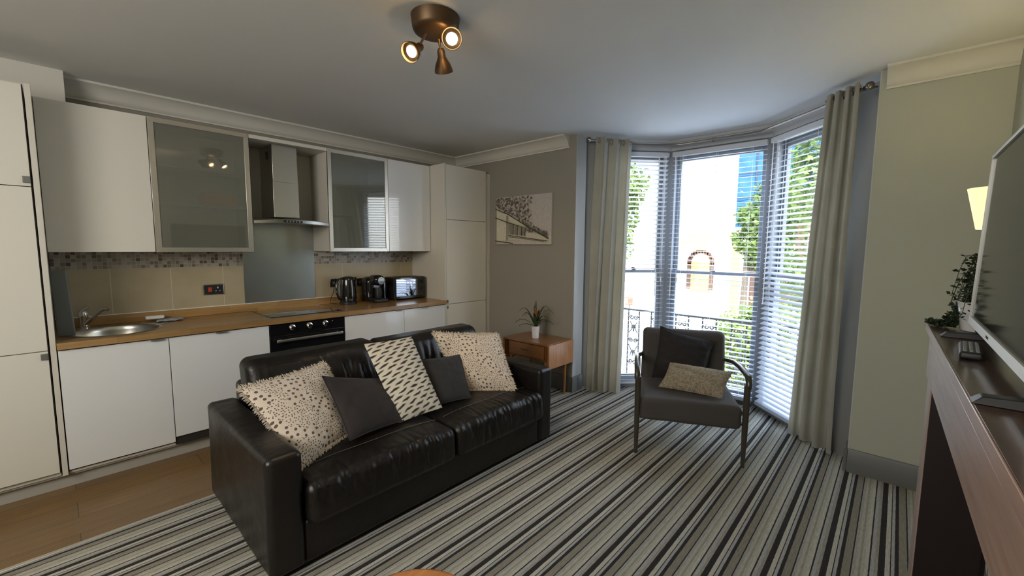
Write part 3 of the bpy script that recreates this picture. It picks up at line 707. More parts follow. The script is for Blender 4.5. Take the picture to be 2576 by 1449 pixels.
# oven
t = thing('oven', 'black built-in oven with three chrome knobs under the hob', 'oven', (1.43,3.94,0))
bx(BX[2]+.002,BX[3]-.002,YB+.022,YW-.05,.125,.872).build('body', M['blackm'], t)
cpn = bx(BX[2]+.003,BX[3]-.003,YB,YB+.021,.778,.870).build('control_panel', M['black'], t, bevel=.002)
Mx = Matrix.Rotation(PI/2,3,'X')
for kx in (1.29,1.427,1.561):
    k_ = MB().lathe([(.026,0),(.026,.004),(.020,.006),(.019,.022),(.016,.025),(0,.025)], (kx,YB-.0005,.829), 24, Mx).build('knob', M['chrome'], cpn)
    bx(kx-.004,kx+.004,YB-.034,YB-.022,.812,.846).build('grip', M['chrome'], k_, bevel=.001)
MB().lathe([(.004,0),(.003,.002),(0,.002)], (1.625,YB-.0005,.846), 10, Mx).build('indicator_light', M['bulb'] if False else M['white'], cpn)
dr_ = bx(BX[2]+.003,BX[3]-.003,YB,YB+.021,.165,.775).build('door', M['black'], t, bevel=.002)
bx(BX[2]+.06,BX[3]-.06,YB-.0012,YB,.25,.66).build('door_window', M['darkglass'], dr_)
m = MB(); m.rbox(1.16,1.70,YB-.046,YB-.034,.726,.748,.004,(1,1,1)); m.box(1.19,1.205,YB-.035,YB-.0005,.730,.744); m.box(1.655,1.67,YB-.035,YB-.0005,.730,.744); m.build('handle', M['alu'], dr_)
bx(BX[2]+.003,BX[3]-.003,YB+.004,YB+.02,.125,.163).build('vent_strip', M['blackm'], t)
# cooker hood
t = thing('cooker_hood', 'stainless steel chimney cooker hood above the hob', 'cooker hood', (1.41,4.0,1.69))
m = MB(); m.box(1.302,1.502,3.952,YW-.004,2.04,2.351); ch = m.build('upper_chimney', M['steel'], t, bevel=.002)
bx(1.3005,1.302,4.03,4.10,2.235,2.30).build('vent_grille', M['gap'], ch)
bx(1.299,1.505,3.949,YW-.004,1.742,2.04).build('lower_chimney', M['steel'], t, bevel=.002)
m = MB(); nn = 24
def hc(u):
    x = 1.118+.592*u*.0 + u*(1.735-1.118); return x
vs=[];fs=[]
for i in range(nn+1):
    u=i/nn; x=1.118+u*.614; s=2*u-1; yf=3.80+.055*s*s; zf=1.722-.018*s*s-.012*0
    zf=1.716-.016*s*s
    vs += [(x,yf,zf),(x,yf+.004,zf-.022-.004*(1-s*s)),(x,YW-.018,1.694),(x,YW-.018,1.722),(x,4.0,1.734-.01*s*s)]
for i in range(nn):
    for k in range(5): fs.append((i*5+k,(i+1)*5+k,(i+1)*5+(k+1)%5,i*5+(k+1)%5))
fs += [tuple(range(5)), tuple(nn*5+k for k in range(5))[::-1]]
m.add(vs,fs); cn = m.build('canopy', M['steel'], t, smooth=30)
bx(1.32,1.47,3.796,3.803,1.692,1.710).build('button_strip', M['blackm'], cn)
for k in range(5): MB().lathe([(.006,0),(.006,.003),(0,.0035)], (1.345+.025*k,3.796,1.701), 12, Mx).build('button', M['chrome'], cn)
# sockets
def socket(x0,x1,z0,z1,label,group=None,fused=False):
    t = thing('wall_socket', label, 'socket', ((x0+x1)/2,YW-.012,(z0+z1)/2), group)
    y = YW-.0125
    MB().rbox(x0,x1,y-.009,y,z0,z1,.003,(1,1,1)).build('plate', M['chrome'], t)
    ip = bx(x0+.008,x1-.008,y-.0105,y-.009,z0+.008,z1-.008).build('insert', M['blackm'], t)
    if fused:
        bx(x0+.035,x0+.060,y-.014,y-.0105,(z0+z1)/2-.018,(z0+z1)/2+.018).build('switch', M['red'], t, bevel=.001)
        m = MB(); cx = x1-.045
        m.box(cx-.004,cx+.004,y-.0115,y-.0105,(z0+z1)/2+.008,(z0+z1)/2+.022); m.box(cx-.018,cx-.010,y-.0115,y-.0105,(z0+z1)/2-.016,(z0+z1)/2-.010); m.box(cx+.010,cx+.018,y-.0115,y-.0105,(z0+z1)/2-.016,(z0+z1)/2-.010); m.build('pin_hole', M['white'], t)
        bx(cx-.030,cx-.020,y-.014,y-.0105,(z0+z1)/2+.006,(z0+z1)/2+.022).build('rocker', M['blackm'], t)
    else:
        bx((x0+x1)/2-.014,(x0+x1)/2+.010,y-.014,y-.0105,(z0+z1)/2-.014,(z0+z1)/2+.014).build('switch', M['grey_handle'], t, bevel=.001)
socket(.824,.972,1.082,1.172,'chrome socket with red cooker switch on the tiles left of the splashback',None,True)
socket(1.882,1.966,1.080,1.168,'chrome socket on the tiles just left of the kettle')
socket(2.166,2.25,1.072,1.158,'chrome socket on the tiles between kettle and coffee machine')
# kettle
kx, ky = 2.0, 4.09
t = thing('kettle', 'gloss black jug kettle on the worktop right of the hob', 'kettle', (kx,ky,.9155))
MB().lathe([(.082,.0005),(.084,.008),(.082,.022),(.076,.024)], (kx,ky,.9155), 36).build('base', M['blackm'], t)
MB().lathe([(.078,.0245),(.080,.03),(.079,.09),(.075,.17),(.069,.235),(.064,.262),(.058,.272),(.03,.28),(0,.281)], (kx,ky,.9155), 40).build('body', M['black'], t)
m = MB(); m.tube([(kx-.055,ky-.01,.9155+.262),(kx-.10,ky-.02,.9155+.252),(kx-.128,ky-.025,.9155+.20),(kx-.128,ky-.025,.9155+.12),(kx-.105,ky-.02,.9155+.06),(kx-.074,ky-.01,.9155+.045)], [.012,.013,.013,.012,.011,.010], 12); m.build('handle', M['black'], t)
m = MB(); m.tube([(kx+.055,ky+.012,.9155+.225),(kx+.085,ky+.02,.9155+.25),(kx+.097,ky+.022,.9155+.262)], [.028,.018,.010], 12); m.build('spout', M['black'], t)
m = MB(); m.box(kx-.035,kx-.005,ky-.086,ky-.08,.9155+.045,.9155+.052); m.build('badge', M['chrome'], t)
o = MB().tube([(1.924,YW-.03,1.10),(1.90,YW-.06,1.03),(1.86,YW-.08,.97),(1.85,YW-.09,.93),(1.88,4.12,.921),(1.908,4.10,.921)], .0035, 8).build('kettle_cable', M['blackm']); tag(o, 'thin black kettle cable looping down the tiles to the worktop', 'cable')
# coffee machine
cx, cy = 2.283, 4.06; z0 = .9155
t = thing('coffee_machine', 'black rounded capsule coffee machine between kettle and microwave', 'coffee machine', (cx,cy,z0))
m = MB(); m.rbox(cx-.10,cx+.10,cy-.02,cy+.15,z0+.0005,z0+.265,.06,(2,2,3)); m.build('body', M['black'], t)
m = MB(); m.rbox(cx-.062,cx+.062,cy-.115,cy+.06,z0+.175,z0+.285,.05,(2,2,1)); hd = m.build('head', M['black'], t)
MB().lathe([(.045,0),(.046,.008),(.038,.014),(.0,.015)], (cx,cy-.112,z0+.228), 28, Mx).build('dial', M['darkglass'], hd)
m = MB(); m.lathe([(.0,.0),(.034,0),(.040,.05),(.034,.10),(.0,.10)], (cx,cy-.06,z0+.046), 28); m.build('mug_rest_cup', M['blackm'], t)
m = MB(); m.rbox(cx-.075,cx+.075,cy-.135,cy+.02,z0+.0005,z0+.042,.014,(2,2,1)); m.build('drip_tray', M['blackm'], t)
m = MB(); m.rbox(cx+.103,cx+.148,cy+.01,cy+.14,z0+.0005,z0+.22,.012,(1,1,2)); m.build('water_tank', M['darkglass'], t)
for dx in (-.07,.075): MB().lathe([(.006,0),(.004,.003),(0,.004)], (cx+dx,cy-.022 if dx<0 else cy-.022,z0+.225), 10, Mx).build('light_stud', M['chrome'], t)
# microwave
mx0,mx1,my0,my1,mz0,mz1 = 2.466,2.848,3.955,4.175,.929,1.162
_n0 = set(bpy.data.objects)
t = thing('microwave', 'black microwave at the right end of the worktop, window reflected in its door', 'microwave', ((mx0+mx1)/2,4.08,.9155))
MB().rbox(mx0,mx1,my0+.018,my1,mz0,mz1,.006,(1,1,1)).build('body', M['blackm'], t)
d = MB().rbox(mx0+.001,mx1-.085,my0,my0+.0175,mz0+.002,mz1-.002,.003,(1,1,1)).build('door', M['black'], t)
bx(mx0+.02,mx1-.105,my0-.0012,my0,mz0+.03,mz1-.02).build('door_window', P('mirror_glass',(.30,.31,.33),.03,1), d)
cpn = MB().rbox(mx1-.083,mx1-.001,my0,my0+.0175,mz0+.002,mz1-.002,.003,(1,1,1)).build('control_panel', M['black'], t)
for zz in (1.11,1.03): MB().lathe([(.020,0),(.020,.012),(.017,.014),(0,.014)], (mx1-.042,my0-.0005,zz), 20, Mx).build('knob', M['blackm'], cpn)
for px_ in (mx0+.03,mx1-.03):
    for py_ in (my0+.04,my1-.03): MB().lathe([(.012,0),(.012,.0125)], (px_,py_,.9158), 12).build('foot', M['blackm'], t)

_c = Vector(((mx0+mx1)/2, 4.08, 0)); _R = Matrix.Translation(_c) @ Matrix.Rotation(math.radians(-3.5),4,'Z') @ Matrix.Translation(-_c)
for o in set(bpy.data.objects) - _n0:
    if o.type == 'MESH': o.data.transform(_R)

# ------------------------------------------------------------------ sofa
LE = M['leather']
t = thing('sofa', 'dark brown leather two-seat sofa standing across the room in front of the kitchen', 'sofa', (1.56,2.40,0))
def nz(p, f, s=0): return noise.noise(Vector((p.x*f[0]+s, p.y*f[1], p.z*f[2])))
def arm_disp(p, n):
    k = .004*nz(p,(6,6,6),3)
    if n.z > .2: k += .0045*(-abs(nz(p,(4,22,4),7)) + .3) * min(1, max(0,(p.y-1.95)/.2))
    return n*(k)
for (x0,x1,sg) in ((.548,.703,1),(2.410,2.560,-1)):
    m = MB(); m.rbox(x0,x1,1.915,2.93,.025,.585,.032,(6,44,16),arm_disp); m.build('arm', LE, t, smooth=180)
m = MB(); m.rbox(.70,2.41,1.925,2.60,.03,.24,.02,(30,10,6),lambda p,n: n*.003*nz(p,(12,4,3),1)); m.build('base', LE, t, smooth=180)
m = MB(); m.rbox(.703,2.41,2.80,2.955,.025,.68,.03,(20,4,10),lambda p,n: n*.004*nz(p,(6,6,6),2)); m.build('back_frame', LE, t, smooth=180)
XM = 1.575
for (x0,x1,s) in ((.708,XM-.003,1),(XM+.003,2.405 if False else 2.415,2)):
    def sd(p, n, x0=x0, x1=x1, s=s):
        fr = max(0, min(1, (2.10-p.y)/.22))
        edge = min(1, (p.x-x0)/.08, (x1-p.x)/.08); edge = max(0, edge)
        d = Vector((0,0,0))
        if n.z > .1:
            cx_ = (p.x-x0)/(x1-x0); cy_ = (p.y-1.87)/.75
            d.z += .020*math.sin(PI*max(0,min(1,cx_)))*math.sin(PI*max(0,min(1,cy_)))**.7
            d.z -= .004*abs(nz(p,(9,14,5),s*7))*(1-fr)
            d.z -= .010*math.exp(-((p.y-2.06)/.008)**2)*.35
        wr = abs(nz(p,(17,3,5),s*11)); wr2 = abs(nz(p,(38,6,9),s*17))
        d -= n*(.010*(max(0,.30-wr)/.30)**1.3*fr*edge*max(.15,min(1,(p.z-.24)/.12)))
        d -= n*.006*(max(0,.3-wr2)/.3)*fr*edge*max(.2,min(1,(p.z-.24)/.12))
        if n.y < -.2: d.y -= .018*math.sin(PI*max(0,min(1,(p.z-.1)/.34)))
        return d
    m = MB(); m.rbox(x0,x1,1.885,2.68,.215,.425,.05,(92,30,12),sd,k=7); c = m.build('seat_cushion', LE, t, smooth=180)
    m = MB(); m.tube([(x0+.03+(x1-x0-.06)*i/20, 2.06+.006*math.sin(i*.5), .4255+.019*math.sin(PI*(.04+.92*i/20))) for i in range(21)], .0017, 6); m.build('seam', M['seam'], c)
for (x0,x1,s,zt) in ((.712,1.545,3,.825),(1.551,2.515,4,.81)):
    def bd(p, n, x0=x0, x1=x1, s=s, zt=zt):
        edge = max(0,min(1,(p.x-x0)/.1,(x1-p.x)/.1)); d = Vector((0,0,0))
        tz = max(0,min(1,(p.z-.42)/.4))
        d.y += .10*tz*1.0            # rake
        if n.y < 0:
            d.y -= .035*math.sin(PI*tz)*edge
            wr = abs(nz(p,(15,3,4),s*5+.3)); msk = math.exp(-((p.z-.62)/.11)**2)
            d.y += .022*(max(0,.35-wr)/.35)**1.3*msk*edge
            d.y += .006*abs(nz(p,(26,3,8),s))*edge
        if n.z > .3: d.z += .010*nz(p,(5,5,5),s)
        return d
    m = MB(); m.rbox(x0,x1,2.635,2.835,.40,zt,.055,(60,5,30),bd,k=6); m.build('back_cushion', LE, t, smooth=180)
for x_,y_ in ((.62,2.0),(.62,2.86),(2.49,2.0),(2.49,2.86)): MB().lathe([(.022,0.0005),(.025,.0255)], (x_,y_,0), 16).build('foot', M['blackm'], t)

# ------------------------------------------------------------------ cushions
def cushion(name, label, TL, TR, BR, BL, th, mat, fringe=False, seed=1, pinch=.05, n=30, uvs=1.0, group=None, piping=None, ridge=0, dent=None):
    TL,TR,BR,BL = map(Vector,(TL,TR,BR,BL)); c = (TL+TR+BR+BL)/4
    w = ((TR-TL).length+(BR-BL).length)/2; h = ((TL-BL).length+(TR-BR).length)/2
    nrm = (TR-BL).cross(TL-BR); nrm = -nrm.normalized()
    if nrm.dot(Vector((0,0,1.5))-c) < 0: nrm = -nrm
    t = thing(name, label, 'cushion', c, group)
    def base(u, v):
        a = u*(1-pinch*(1-v*v)); b_ = v*(1-pinch*(1-u*u)); s_, q = (a+1)/2, (b_+1)/2
        return (TL*(1-s_)+TR*s_)*q + (BL*(1-s_)+BR*s_)*(1-q)
    def surf(side):
        def fn(s_, q):
            u, v = 2*s_-1, 2*q-1
            p = base(u, v)
            prof = (max(0,1-u**4)*max(0,1-v**4))**.55*(.55+.45*(1-u*u)*(1-v*v))
            wr = .006*noise.noise(Vector((u*4+seed, v*4, side)))+.004*noise.noise(Vector((u*9+seed, v*9, side+3)))
            e = (1-u*u)*(1-v*v)
            k = th*prof + wr*min(1, e*5)
            if ridge: k -= ridge*math.exp(-((v+.55*u-.1)/.16)**2)*min(1,e*3)
            if dent and side > 0: k -= dent[2]*math.exp(-((u-dent[0])**2+(v-dent[1])**2)/.12)*min(1,e*4)
            return p + nrm*(side*k)
        return fn
    m = MB()
    for sd in (1,-1): m.grid(surf(sd), n, n, lambda s_, q: (s_*uvs*w/.5, q*uvs*h/.5))
    m.build('cover', mat, t, smooth=180)
    def edge(k, N):
        s_ = k/N*4; i = int(s_)%4; f = s_-int(s_)
        u, v = ((-1+2*f,1),(1,1-2*f),(1-2*f,-1),(-1,-1+2*f))[i]
        return base(u,v), (base(u*1.1,v) if i in (1,3) else base(u,v*1.1))-base(u,v)
    if fringe:
        rd = random.Random(seed); m = MB(); N = 760
        for k in range(N):
            p, d = edge(k, N); d = d.normalized(); tg = d.cross(nrm).normalized()
            L = rd.uniform(.018,.034); d2 = (d + tg*rd.uniform(-.5,.5) + nrm*rd.uniform(-.35,.35)).normalized(); wd = .0013
            for ax in (tg, nrm):
                a = p - d*.004
                m.add([a-ax*wd, a+ax*wd, a+ax*wd*.8+d2*L*.6+tg*.002, a-ax*wd*.8+d2*L*.6, a+d2*L+tg*rd.uniform(-.004,.004)-Vector((0,0,.003))], [(0,1,2,3),(3,2,4)])
        m.build('fringe', M['fringe'], t, smooth=0)
    if piping:
        m = MB(); m.tube([edge(k,160)[0] for k in range(161)], .0035, 6, cap=False); m.build('piping', piping, t, smooth=180)
    return t
cushion('scatter_cushion','cream fringed cushion with brown dots against the left sofa arm',(.605,2.46,.765),(1.085,2.555,.785),(1.13,2.235,.455),(.735,2.055,.435),.065,M['dots'],True,3,.05)
cushion('scatter_cushion','plain dark brown velvet cushion between the left dotted and the tall patterned cushions',(.985,2.36,.765),(1.44,2.44,.63),(1.365,2.135,.455),(1.005,2.085,.470),.062,M['velvet_br'],False,9,.045,piping=M['velvet_br'])
cushion('scatter_cushion','tall cream cushion with rows of black dashes in the middle of the sofa',(1.318,2.505,.872),(1.70,2.535,.858),(1.66,2.135,.450),(1.335,2.135,.448),.055,M['ikat'],False,14,.02)
cushion('scatter_cushion','plain charcoal velvet cushion between the tall patterned and the right dotted cushions',(1.70,2.45,.705),(2.04,2.40,.688),(1.915,2.14,.448),(1.66,2.20,.445),.055,M['velvet_gr'],False,21,.05,piping=M['velvet_gr'])
cushion('scatter_cushion','cream fringed cushion with brown dots against the right sofa arm',(1.93,2.585,.845),(2.385,2.345,.80),(2.27,2.05,.445),(1.97,2.30,.445),.060,M['dots'],True,33,.05,dent=(-.75,.35,.05))

# ------------------------------------------------------------------ armchair
A = Vector((2.798,1.331,0)); S = Vector((.44106,-.89748,0)); K = Vector((.89748,.44106,0))
MC = Matrix(((S.x,K.x,0,A.x),(S.y,K.y,0,A.y),(0,0,1,0),(0,0,0,1)))
def ch(x,y,z): return MC @ Vector((x,y,z))
t = thing('armchair', 'grey upholstered armchair with dark wooden arms and legs in the bay window', 'armchair', ch(.36,.35,0))
def seatd(p, n):
    d = Vector((0,0,0))
    if n.z > .1:
        for bxx in (.2,.36,.52):
            for byy in (.22,.40): d.z -= .010*math.exp(-((p.x-bxx)**2+(p.y-byy)**2)/.0022)
        d.z += .012*math.sin(PI*max(0,min(1,(p.x-.02)/.68)))
    d += n*.003*nz(p,(6,6,6),5)
    return d
m = MB(); m.rbox(.028,.689,-.012,.60,.265,.425,.032,(24,20,6),seatd,MC); m.build('seat', M['chairfab'], t, smooth=180)
def backd(p, n):
    d = Vector((0,.24*(p.z-.42)-.0,0)) + n*.002*nz(p,(6,6,6),8)
    if n.y < -.1:
        for bxx in (.2,.36,.52): d.y += .010*math.exp(-((p.x-bxx)**2+(p.z-.655)**2)/.0016)
        d.y += .004*math.exp(-((p.z-.655)/.012)**2)
    return d
m = MB(); m.rbox(.040,.677,.515,.615,.375,.822,.04,(24,4,18),backd,MC); m.build('backrest', M['chairfab'], t, smooth=180)
for sx in (0,1):
    x = .005 if sx == 0 else .712
    m = MB(); m.tube([ch(x,.012,.0008),ch(x,.01,.25),ch(x,.006,.45),ch(x,.004,.58)], [.0125,.019,.021,.021], 12); m.build('leg', M['leg'], t)
    m = MB(); xa = x + (-.008 if sx == 0 else .008)
    pts = [(xa,.004,.56),(xa,.008,.60),(xa,.03,.628),(xa,.08,.64),(xa,.25,.640),(xa,.45,.625),(x+(.03 if sx==0 else -.03),.60,.605)]
    m.tube([ch(*p) for p in pts], [.019,.020,.021,.022,.023,.021,.016], 12); m.build('armrest', M['leg'], t)
    xb = .05 if sx == 0 else .667
    m = MB(); m.tube([ch(xb,.70,.0008),ch(xb,.625,.25),ch(xb,.60,.42),ch(xb,.635,.62)], [.012,.017,.018,.014], 12); m.build('leg', M['leg'], t)
m = MB()
m.tube([ch(.005,.03,.285),ch(.05,.60,.285)], .012, 8); m.tube([ch(.712,.03,.285),ch(.667,.60,.285)], .012, 8); m.tube([ch(.05,.60,.30),ch(.667,.60,.30)], .012, 8)
m.build('rail', M['leg'], t)
def chl(x,y,z): return tuple(ch(x,y,z))
cushion('scatter_cushion','black velvet cushion tilted against the armchair back',chl(.172,.53,.862),chl(.572,.50,.772),chl(.50,.40,.46),chl(.115,.40,.465),.055,M['velvet_bk'],False,41,.06,piping=M['velvet_bk'])
cushion('scatter_cushion','small cream herringbone cushion lying at the front of the armchair seat',chl(.243,.36,.610),chl(.672,.262,.595),chl(.575,.07,.452),chl(.155,.20,.455),.075,M['herring'],False,52,.05,uvs=.5,ridge=.018)

# ------------------------------------------------------------------ side table + plant
x0,x1,y0,y1,zt = 3.115,3.515,2.40,2.955,.575
t = thing('side_table', 'teak drop-leaf side table with drawer in the corner by the curtain', 'side table', (3.31,2.68,0))
bx(x0,x1,y0,y1,zt-.02,zt).build('table_top', M['teak'], t, bevel=.003)
bx(x0+.03,x1-.02,y0+.03,y1-.03,zt-.18,zt-.021).build('case', M['teak'], t, bevel=.002)
d = bx(x0+.012,x0+.03,y0+.05,y1-.05,zt-.155,zt-.03).build('drawer_front', M['teak'], t, bevel=.002)
m = MB(); m.tube([(x0+.010,2.62,zt-.085),(x0-.004,2.64,zt-.09),(x0-.004,2.72,zt-.09),(x0+.010,2.74,zt-.085)], .005, 8); m.build('handle', M['leg'], d)
bx(x0-.002,x1+.002,y0-.024,y0-.003,zt-.235,zt-.004).build('drop_leaf', M['teaky'], t, bevel=.003)
bx(x0-.002,x1+.002,y1+.003,y1+.024,zt-.235,zt-.004).build('drop_leaf', M['teak'], t, bevel=.003)
for (x_,y_) in ((x0+.05,y0+.05),(x1-.04,y0+.05),(x0+.05,y1-.05),(x1-.04,y1-.05)):
    MB().tube([(x_,y_,.0008),(x_,y_,zt-.18)], [.011,.019], 12).build('leg', M['teaky'], t)
px_,py_ = 3.29,2.69
t = thing('potted_bromeliad', 'spiky green houseplant with orange flower in a slim white vase on the side table', 'plant', (px_,py_,zt))
MB().lathe([(.034,.0005),(.036,.004),(.037,.05),(.043,.115),(.046,.125),(.043,.127),(.04,.11),(0,.108)], (px_,py_,zt), 28).build('pot', M['pot'], t)
rd = random.Random(5); m = MB()
specs = [(-2.6,.17,.10),(-2.2,.20,.02),(-1.7,.17,.07),(-.9,.18,.12),(-.3,.16,.15),(.3,.15,.10),(.8,.17,.14),(1.3,.20,.06),(1.9,.18,.13),(2.4,.21,.02),(2.9,.17,.10),(-1.2,.19,.01),(.05,.2,.0),(1.6,.22,-.05)]
for (az,ln,rise) in specs:
    pts = []; L_ = 8
    for i in range(L_+1):
        s_ = i/L_; rr = ln*s_; z_ = .11 + (rise+.09)*math.sin(s_*PI*.62) - .05*s_*s_
        pts.append(Vector((px_+rr*math.cos(az), py_+rr*math.sin(az), zt+z_)))
    sd = Vector((-math.sin(az), math.cos(az), 0)); vs=[]; fs=[]
    for i,p in enumerate(pts):
        s_ = i/L_; wd = .015*(1-s_**2.2)*(.5+.5*min(1,s_*4)); vs += [p-sd*wd+Vector((0,0,.004)), p, p+sd*wd+Vector((0,0,.004))]
    for i in range(L_): fs += [(i*3,i*3+1,i*3+4,i*3+3),(i*3+1,i*3+2,i*3+5,i*3+4)]
    m.add(vs,fs)
m.build('leaves', M['leaf'], t, smooth=180)
m = MB()
for k in range(14):
    az = k*2.4; h0 = .13+.012*k
    p0 = Vector((px_,py_,zt+h0)); rr = .045*(1-k/18)
    p1 = p0 + Vector((math.cos(az)*rr*.7, math.sin(az)*rr*.7, .022)); p2 = p0 + Vector((math.cos(az)*rr, math.sin(az)*rr, .055))
    sd = Vector((-math.sin(az), math.cos(az), 0))*.009
    m.add([p0-sd*.5,p0+sd*.5,p1+sd,p1-sd,p2], [(0,1,2,3),(3,2,4)])
m.tube([(px_,py_,zt+.1),(px_,py_,zt+.32)], [.007,.004], 8)
m.build('flower', M['flower'], t, smooth=180)
m = MB()
for az in (0.4,2.6,4.4):
    p0 = Vector((px_,py_,zt+.28)); d_ = Vector((math.cos(az),math.sin(az),0)); sd = Vector((-d_.y,d_.x,0))*.009
    m.add([p0-sd,p0+sd,p0+d_*.012+Vector((0,0,.06))+sd*.8,p0+d_*.012+Vector((0,0,.06))-sd*.8,p0+d_*.006+Vector((0,0,.115))], [(0,1,2,3),(3,2,4)])
m.build('top_bract', M['leaf'], t, smooth=180)

# ------------------------------------------------------------------ canvas picture
t = thing('canvas_picture', 'unframed canvas print of a cream terrace and trees on the wall above the side table', 'picture', (XP-.015,3.10,1.53))
y0,y1,z0,z1 = 3.500,2.697,1.531,2.066
bx(XP-.030,XP-.001,y1,y0,z0,z1).build('canvas', P('canvas_ground',(.50,.47,.42),.85,bump=.2,bscale=500), t, bevel=.002)
cm = {n_:P('print_'+n_,c_,.85,var=.2,vscale=30) for n_,c_ in dict(sky=(.46,.42,.38),cream=(.60,.55,.42),cream2=(.53,.49,.38),leaf=(.17,.11,.09),leaf2=(.12,.11,.085),line=(.055,.045,.03),grey=(.27,.26,.215),pave=(.50,.45,.38)).items()}
order = ['sky','cream','cream2','leaf','leaf2','line','grey','pave']
m = MB(); lay = [0]
def poly(pts, mat):
    m.mi = order.index(mat); lay[0] += 1; x = XP-.0302-lay[0]*.00003
    m.add([(x, y0+(y1-y0)*u, z0+(z1-z0)*v) for u,v in pts], [tuple(range(len(pts)))])
def stroke(a, b_, wd, mat='line'):
    dx,dy = b_[0]-a[0], b_[1]-a[1]; l = math.hypot(dx,dy*.67) or 1; nx,ny = -dy*.67/l*wd/2, dx/l*wd/2*1.5
    poly([(a[0]-nx,a[1]-ny),(b_[0]-nx,b_[1]-ny),(b_[0]+nx,b_[1]+ny),(a[0]+nx,a[1]+ny)], mat)
poly([(0,0),(1,0),(1,1),(0,1)],'sky')
poly([(0,0),(1,0),(1,.06),(0,.07)],'pave')
poly([(0,.08),(.22,.08),(.22,.60),(0,.74)],'cream')
poly([(0,.56),(.25,.46),(.56,.33),(.56,.42),(.25,.62),(0,.78)],'cream')
poly([(.22,.10),(.92,.06),(1,.12),(1,.16),(.56,.36),(.22,.50)],'cream2')
rd = random.Random(11)
for k in range(420):
    u = rd.random()*.66; top = .98; lowv = .80-.55*u*1.12
    v = lowv + (top-lowv)*rd.random()**1.1
    if u > .52 and v > .72 and rd.random() < .7: continue
    s_ = rd.uniform(.008,.028); a = rd.uniform(0,PI)
    poly([(u+s_*math.cos(a+q*PI/2.5)*rd.uniform(.5,1), v+1.5*s_*math.sin(a+q*PI/2.5)*rd.uniform(.5,1)) for q in range(5)], rd.choice(['leaf','leaf','leaf2','grey','sky']))
for k in range(240):
    u = rd.uniform(.45,.95); c_ = .60-.50*(u-.45)/.5*.78; v = c_ - rd.random()*.14*(1.25-u) - .02
    s_ = rd.uniform(.006,.018); a = rd.uniform(0,PI)
    poly([(u+s_*math.cos(a+q*PI/2.5), v+1.5*s_*math.sin(a+q*PI/2.5)) for q in range(5)], rd.choice(['leaf2','grey','leaf2','cream2']))
for k in range(110):
    u = rd.uniform(.55,.96); v = .34-.30*(u-.55) - rd.random()*.16*(1.15-u)
    stroke((u,v),(u+rd.uniform(-.01,.012),v+rd.uniform(.02,.06)),.006,rd.choice(['line','grey','leaf2']))
stroke((0,.76),(.25,.63),.014); stroke((.25,.63),(.56,.40),.014); stroke((.56,.40),(.97,.12),.02); stroke((0,.57),(.22,.47),.014); stroke((.22,.47),(.56,.34),.012)
stroke((.225,.08),(.225,.60),.008); stroke((.245,.08),(.245,.60),.006); stroke((0,.075),(.35,.02),.012); stroke((.26,.19),(.95,.07),.010); stroke((.26,.16),(.9,.06),.006); stroke((.27,.44),(.27,.22),.01)
for u in (.30,.38,.46,.52):
    t_ = .44-.36*(u-.27)*.9; b_ = .21-.10*(u-.27)
    poly([(u,b_),(u+.045,b_-.008),(u+.045,t_-.02),(u,t_)],'grey'); stroke((u,b_),(u,t_),.007); stroke((u+.045,b_-.008),(u+.045,t_-.02),.007); stroke((u+.022,b_),(u+.022,t_-.01),.005,'line')
m.build('print', [cm[k] for k in order], t, smooth=0)

# ------------------------------------------------------------------ ceiling spotlight
sx,sy = 1.335,1.745
t = thing('ceiling_spotlight', 'bronze round ceiling light with three cone spotlights', 'ceiling light', (sx,sy,ZC))
MB().lathe([(0,ZC-.078),(.06,ZC-.0775),(.092,ZC-.074),(.105,ZC-.066),(.111,ZC-.054),(.118,ZC-.0008)], (sx,sy,0), 40).build('base', M['bronze'], t)
def look(d): return Vector(d).normalized().to_track_quat('Z','Y').to_matrix()
def spot_head(root, tip, d, knee):
    Mx = look(d); h = MB()
    pr = [(.0,-.030),(.012,-.030),(.016,-.022),(.017,.0),(.022,.012),(.032,.030),(.0385,.052),(.040,.060),(.038,.060),(.035,.050),(.0,.040)]
    pr = [(a*1.2,b_*1.2) for a,b_ in pr]; h.lathe(pr, tip, 26, Mx); hd = h.build('spot_head', M['bronze'], root, smooth=50)
    MB().lathe([(.0,.052),(.027,.0525),(.029,.0545),(.018,.059),(.0,.061)], tip, 22, Mx).build('bulb', M['bulb'], hd)
    MB().tube([knee, (Vector(knee)+Vector(tip))/2+Vector((0,0,-.006)), tip], .006, 8).build('stem', M['bronze'], root)
heads = [((1.268,1.802,2.462),(-.55,-.15,-.42)), ((1.352,1.640,2.478),(-.62,-.72,-.32)), ((1.415,1.80,2.470),(.45,.35,-.75))]
for tip,d in heads: spot_head(t, tip, d, (tip[0]*.5+sx*.5, tip[1]*.5+sy*.5, ZC-.07))

# ------------------------------------------------------------------ fireplace / mantel
ang = math.radians(1.0)
fx1, fx0 = 2.47, .62
t = thing('fireplace_surround', 'dark wooden mantelpiece along the right wall under the television', 'fireplace', (1.55,-.27,0))
def yf(x, off=0): return -.102 - (2.452-x)*.018 - off     # front edge line
def fbox(mb, x0, x1, o0, yb_, z0, z1):
    vs = [(x0,yf(x0,o0),z0),(x1,yf(x1,o0),z0),(x1,yb_,z0),(x0,yb_,z0),(x0,yf(x0,o0),z1),(x1,yf(x1,o0),z1),(x1,yb_,z1),(x0,yb_,z1)]
    mb.add(vs, [(0,3,2,1),(4,5,6,7),(0,1,5,4),(1,2,6,5),(2,3,7,6),(3,0,4,7)])
m = MB(); fbox(m, fx0, fx1, .0042, YR+.001, 1.168, 1.20); m.build('mantel_shelf', M['mahog'], t, bevel=.001)
m = MB()
vs = [(x,yf(x,o),z) for x in (fx0,fx1) for o in (0,.004) for z in (1.168,1.2002)]
